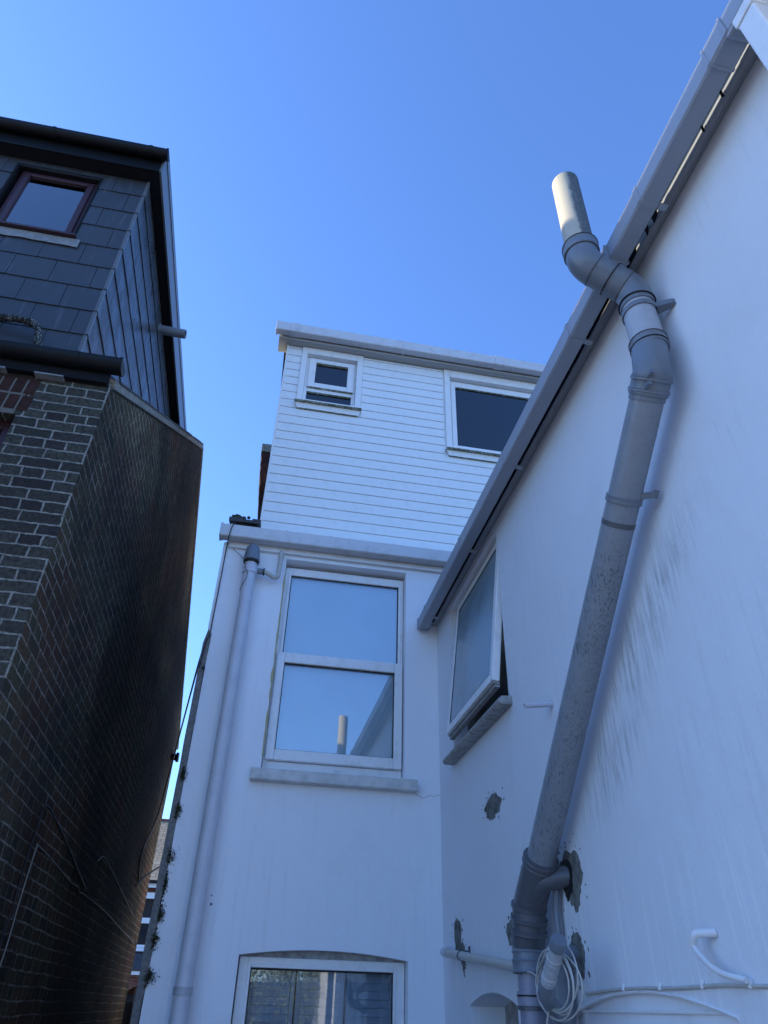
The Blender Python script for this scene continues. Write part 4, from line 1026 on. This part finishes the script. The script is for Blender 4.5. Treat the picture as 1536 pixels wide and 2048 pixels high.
# vent stub on the dormer cheek
bm = B(); lathe(bm, (SX-0.02, 5.32, 7.49), (-1.325, 5.32, 7.475), [(0, 0.05), (0.98, 0.05), (1.0, 0.049), (0.999, 0.044), (0.6, 0.044)], 32)
lathe(bm, (SX+0.001, 5.32, 7.49), (SX+0.02, 5.32, 7.489), [(0, 0.062), (1, 0.058)], 32)
solo('vent_stub', bm, 'pipe_mid', 'short grey pipe stub poking out of the slate dormer cheek', 'pipe', smooth=True, origin=(SX, 5.32, 7.48))
# lagged pipe rising behind the lower gutter
q = spline([(-2.35, 3.70, 5.50), (-2.15, 3.66, 5.515), (-1.98, 3.64, 5.50), (-1.88, 3.62, 5.42), (-1.84, 3.60, 5.30), (-1.80, 3.60, 5.16)], 8)
bm = B(); tube(bm, q, [0.026 + 0.004*noise.noise(Vector((i*0.9, 0, 0))) for i in range(len(q))], 16)
for i in range(420):
    p = q[random.randrange(len(q))] + Vector((random.gauss(0, 1), random.gauss(0, 1), random.gauss(0.5, 1))).normalized()*0.027
    bmesh.ops.create_icosphere(bm, subdivisions=1, radius=random.uniform(.002, .006), matrix=Matrix.Translation(p))
solo('lagged_pipe', bm, 'lagging', 'bent black lagged pipe with rough crust above the lower black gutter', 'pipe', smooth=True, origin=(-1.81, 3.62, 5.1))
# wires on the brick flank
def wire(name, pts, r, m, label, cat='cable', origin=None, n=7):
    b = B(); tube(b, spline(pts, n), r, 8); return solo(name, b, m, label, cat, smooth=True, origin=origin or pts[0])
wx = LX+0.008
wire('wall_cable', [(wx, 4.55, 1.2), (wx, 4.86, 1.846), (wx, 4.90, 2.30), (wx, 4.93, 2.52), (wx, 4.965, 2.60), (wx, 5.2, 2.60), (wx, 5.9, 2.52), (wx, 6.6, 2.42), (wx, 7.0, 2.37)], 0.006, 'cable_black', 'black cable rising and turning along the brick flank above the pale one')
wire('wall_cable', [(wx+.002, 4.75, 1.2), (wx+.002, 4.98, 1.746), (wx+.002, 5.0, 2.1), (wx+.002, 5.03, 2.36), (wx+.002, 5.08, 2.385), (wx+.002, 5.6, 2.37), (wx+.002, 6.3, 2.34), (wx+.002, 6.6, 2.345), (wx+.002, 6.75, 2.32), (wx+.002, 6.95, 2.33), (wx+.002, 8.2, 2.33), (wx+.002, 9.6, 2.29), (wx+.002, 11.2, 2.25)], 0.0045, 'cable_brown', 'thin pale cable running along the lower brick flank')
wire('wall_cable', [(wx, 7.2, 2.62), (wx, 7.5, 2.70), (wx, 8.3, 2.66), (wx, 9.4, 2.58), (wx, 10.6, 2.50)], 0.0045, 'cable_brown', 'short pale cable midway down the brick flank')
wire('overhead_cable', [(-0.457, 4.955, 3.60), (-0.62, 6.3, 4.28), (-0.90, 8.6, 4.55), (-1.12, 10.2, 4.32), (-1.22, 10.6, 3.7), (-1.255, 10.05, 3.15), (-1.26, 10.3, 2.86)], 0.010, 'cable_black', 'black cable slung across the alley to the brick flank')
wire('overhead_cable', [(-1.26, 10.2, 2.80), (-1.18, 10.45, 2.96), (-1.02, 10.9, 3.15), (-0.80, 11.2, 3.20), (-0.45, 11.5, 3.22)], 0.012, 'cable_black', 'short black cable bridging the alley gap lower down')
wire('house_cable', [(-0.36, 5.05, 4.90), (-0.40, 4.90, 4.87), (-0.425, 4.855, 4.80), (-0.440, 4.86, 4.70), (-0.452, 4.962, 4.62), (-0.4535, 4.966, 4.3), (-0.456, 4.966, 4.0), (-0.458, 4.968, 3.88), (-0.475, 4.97, 3.8), (-0.49, 4.97, 3.6)], 0.0042, 'cable_black', 'thin black cable dropping over the gutter end and down the white corner')
wire('house_cable', [(-0.40, 4.985, 4.655), (-0.34, 4.985, 4.61), (-0.30, 4.975, 4.56), (-0.285, 4.90, 4.50), (-0.27, 4.86, 4.42), (-0.25, 4.855, 4.38), (-0.25, 4.855, 4.33), (-0.27, 4.86, 4.28), (-0.29, 4.90, 4.24)], 0.0022, 'cable_black', 'hair thin wire wound round the top of the white soil pipe')
bm = B(); lathe(bm, (LX+0.001, 11.3, 4.69), (-1.16, 11.3, 4.69), [(0, 0.05), (0.6, 0.05), (0.65, 0.07), (1.0, 0.07)], 20)
solo('overflow_stub', bm, 'black_pl', 'small black stub pipe poking into the gap near the far brick corner', 'pipe', smooth=True, origin=(-1.2, 11.3, 4.69))

# moss clumps on the cement corner
def moss_mesh(seed, sx, sz):
    rnd = random.Random(seed); b = B()
    for i in range(150):
        a = rnd.gauss(0, 0.35); z = rnd.gauss(0, 0.5); d = rnd.random()
        p = Vector((a*sx + abs(rnd.gauss(0, .2))*sx, -0.004 - 0.014*d, z*sz)); s = rnd.uniform(0.002, 0.006)
        n1 = Vector((rnd.gauss(0, 1), rnd.gauss(0, 1), rnd.gauss(0, 1))).normalized(); n2 = n1.orthogonal().normalized()
        b.faces.new([b.verts.new(p + v) for v in (n1*s, n2*s, -n1*s*0.8, -n2*s)])
    for i in range(22):
        bmesh.ops.create_icosphere(b, subdivisions=1, radius=rnd.uniform(.004, .009), matrix=Matrix.Translation((-abs(rnd.gauss(0, .3))*sx*0.6, -0.003, rnd.gauss(0, .6)*sz)))
    me = bpy.data.meshes.new('moss_clump'); b.to_mesh(me); b.free(); me.materials.append(MT['moss']); return me
mm = [(-0.462, 2.86, 0.03, 0.05, 'small moss clump on the cement corner nearest the black stub pipe'), (-0.452, 2.63, 0.03, 0.045, 'second highest moss clump down the cement corner'),
      (-0.448, 2.36, 0.045, 0.05, 'bushy moss clump on the cement corner beside the short black cable'), (-0.442, 2.04, 0.03, 0.05, 'moss clump on the cement corner level with the far bay window'),
      (-0.448, 1.91, 0.03, 0.04, 'dark moss clump just above the lowest leafy one'), (-0.438, 1.73, 0.045, 0.04, 'lowest leafy moss clump on the cement corner'), (-0.446, 2.20, 0.018, 0.06, 'thin streak of moss between two bushier clumps')]
for i, (x, z, sx, sz, lb) in enumerate(mm):
    o = bpy.data.objects.new('moss_clump', moss_mesh(i+3, sx, sz)); COL.objects.link(o); o.location = (x, 4.992, z)
    o['label'] = lb; o['category'] = 'moss'; o['group'] = 'moss clumps on the cement corner'
bm = B()
rnd = random.Random(5)
for i in range(60):
    bmesh.ops.create_icosphere(bm, subdivisions=1, radius=rnd.uniform(.008, .020), matrix=Matrix.Translation((-0.44 + abs(rnd.gauss(0, .05)), 4.93+rnd.uniform(-.02, .03), 4.915+rnd.uniform(-.01, .025))))
solo('moss_clump', bm, 'moss', 'dark moss lump on the slates at the gutter end', 'moss', 'moss clumps on the cement corner', smooth=True, origin=(-0.42, 4.93, 4.9))

# ================================================================ GATE AND FAR HOUSES
G = thing('alley_gate', 'dark timber gate at the far end of the alley', 'gate', (-0.86, 11.95, 0))
bm = B()
x = -1.40
while x < -0.5: box(bm, x, x+0.095, 11.95, 11.975, 0.05, 1.62); x += 0.1
obj('boards', bm, 'wood_dark', G, bevel=0.003)
bm = B(); box(bm, -1.42, -0.46, 11.976, 12.02, 1.3, 1.4); box(bm, -1.42, -0.46, 11.976, 12.02, 0.3, 0.4); obj('rail', bm, 'wood_dark', G)
bm = B(); box(bm, -1.20, -0.5, 11.90, 11.945, 0.0, 1.80); obj('post_panel', bm, 'wood_dark', G, bevel=0.004)
def far_house(x0, label, first):
    FH = thing('terraced_house', label, 'house', (x0+3.0, 28, 0))
    W = 6.0
    wins = [(x0+0.3, x0+1.5), (x0+2.0, x0+3.8)]
    holes = [[(a, 3.0), (b, 3.0), (b, 4.66), (a, 4.66)] for a, b in wins]
    b = B(); wall(b, [(x0, 0), (x0+W, 0), (x0+W, 5.0), (x0, 5.0)], holes, 'y', 28, 28.3); obj('wall', b, 'far_brick', FH)
    b = B(); box(b, x0, x0+0.25, 28.31, 36, 0, 5.0); box(b, x0+W-0.25, x0+W, 28.31, 36, 0, 5.0); box(b, x0, x0+W, 36.01, 36.2, 0, 5.0); obj('party_wall', b, 'far_brick', FH)
    b = B(); prism(b, [(27.7, 4.98), (32.0, 7.68), (36.4, 4.98), (36.4, 5.05), (32.0, 7.78), (27.7, 5.05)], 'x', x0, x0+W); R_ = obj('roof', b, 'far_tile', FH)
    b = B(); tube(b, [(x0, 32.0, 7.76), (x0+W, 32.0, 7.76)], 0.09, 8); obj('ridge_tiles', b, 'far_brick', R_)
    b = B(); box(b, x0+2.3, x0+3.6, 0, 0.06, 0, 0.42); b.transform(Matrix.Translation((0, 30.2, 6.62)) @ Matrix.Rotation(math.radians(-57.9), 4, 'X'))
    obj('skylight', b, 'far_glass', R_)
    b = B(); box(b, x0, x0+W, 27.74, 27.80, 4.83, 4.975); obj('fascia', b, 'far_white', FH)
    b = B(); box(b, x0, x0+W, 27.62, 27.735, 4.955, 5.04); obj('gutter', b, 'black_pl', FH)
    for a, c in wins:
        t = B(); frame_ring(t, 'y', 28.08, 28.16, a, c, 3.0, 4.66, 0.08, 0.08, 0.10, 0.12); box(t, a+.081, c-.081, 28.05, 28.16, 3.80, 3.96)
        Wd = obj('window', t, 'far_white', FH)
        obj('glass', pane('y', 28.13, a+.081, c-.081, 3.101, 3.799), 'far_glass', Wd); obj('glass', pane('y', 28.13, a+.081, c-.081, 3.961, 4.539), 'far_glass', Wd)
        t = B(); box(t, a-0.1, c+0.1, 27.93, 28.07, 4.52, 4.70); obj('lintel', t, 'far_white', Wd)
        t = B(); box(t, a-0.1, c+0.1, 27.90, 28.07, 3.00, 3.09); box(t, a-0.1, c+0.1, 27.92, 27.998, 3.10, 3.18); obj('sill', t, 'far_white', Wd)
    b = B(); prism(b, [(27.0, 2.50), (27.995, 2.98), (27.995, 2.90), (27.0, 2.44)], 'x', x0+0.3, x0+5.6); obj('bay_roof', b, 'roof_tile', FH)
    b = B(); box(b, x0+0.35, x0+5.55, 27.05, 27.12, 2.33, 2.43); obj('bay_fascia', b, 'far_white', FH)
    b = B(); wall(b, [(x0+0.4, 0), (x0+5.5, 0), (x0+5.5, 2.325), (x0+0.4, 2.325)], [[(x0+0.8, 0.8), (x0+2.4, 0.8), (x0+2.4, 2.0), (x0+0.8, 2.0)], arch(x0+2.75, x0+3.9, 0.05, 1.85, 2.1)], 'y', 27.15, 27.9); obj('bay', b, 'far_brick', FH)
    t = B(); frame_ring(t, 'y', 27.3, 27.4, x0+0.8, x0+2.4, 0.8, 2.0, 0.08, 0.08, 0.1, 0.1); Wd = obj('window', t, 'far_white', FH)
    obj('glass', pane('y', 27.35, x0+.881, x0+2.319, .901, 1.899), 'far_glass', Wd)
    b = B(); box(b, x0+2.77, x0+3.88, 27.6, 27.66, 0.05, 1.84); obj('door', b, 'wood_dark', FH)
far_house(-5.8, 'far brick house with pale tiled roof and white window bands glimpsed through the alley gap', True)

# ================================================================ TREE BEHIND THE VIEWER (shows in the lower window)
TR = thing('garden_tree', 'leafy garden tree mirrored in the lower window', 'tree', (0.85, -2.4, 0))
bm = B(); tube(bm, spline([(0.85, -2.4, 0), (0.88, -2.4, 0.7), (0.83, -2.43, 1.4), (0.85, -2.4, 2.1)], 5), [0.05-0.002*i for i in range(16)], 10)
for k in range(7):
    a = k*0.9; tube(bm, spline([(0.85, -2.4, 0.9+k*.12), (.85+.15*math.cos(a), -2.4+.2*math.sin(a), 1.2+k*.13), (.85+.3*math.cos(a), -2.4+.4*math.sin(a), 1.5+k*.13)], 4), 0.012, 6)
obj('trunk', bm, 'bark', TR, smooth=True)
bm = B(); rnd = random.Random(11)
for c in range(120):
    cc = Vector((min(1.2, (0.78 if c % 3 else 1.12)+rnd.gauss(0, .26)), (-2.4 if c % 3 else -1.9)+rnd.gauss(0, .35), 1.85+rnd.gauss(0, .33)))
    for i in range(45):
        p = cc + Vector((rnd.gauss(0, .07), rnd.gauss(0, .08), rnd.gauss(0, .08))); s = rnd.uniform(.012, .028)
        n1 = Vector((rnd.gauss(0, 1), rnd.gauss(0, 1), rnd.gauss(0, 1))).normalized(); n2 = n1.orthogonal().normalized()*0.5
        bm.faces.new([bm.verts.new(p+v*s) for v in (n1, n2, -n1, -n2)])
obj('crown', bm, 'leaf', TR)

GF = thing('added_dark_fence', 'unseen dark timber fence added to darken the lower window reflection', 'fence', (0, -9.5, 0))  # added behind the viewer to dim what the lower window mirrors
bm = B(); x = -8.0
while x < 9.0: box(bm, x, x+0.14, -9.52, -9.50, 0.05, 2.1); x += 0.145
obj('boards', bm, 'wood_dark', GF)
for k in range(7):
    bm = B(); box(bm, -8.0+k*2.8, -7.9+k*2.8, -9.62, -9.525, 0, 2.15); obj('post', bm, 'wood_dark', GF)
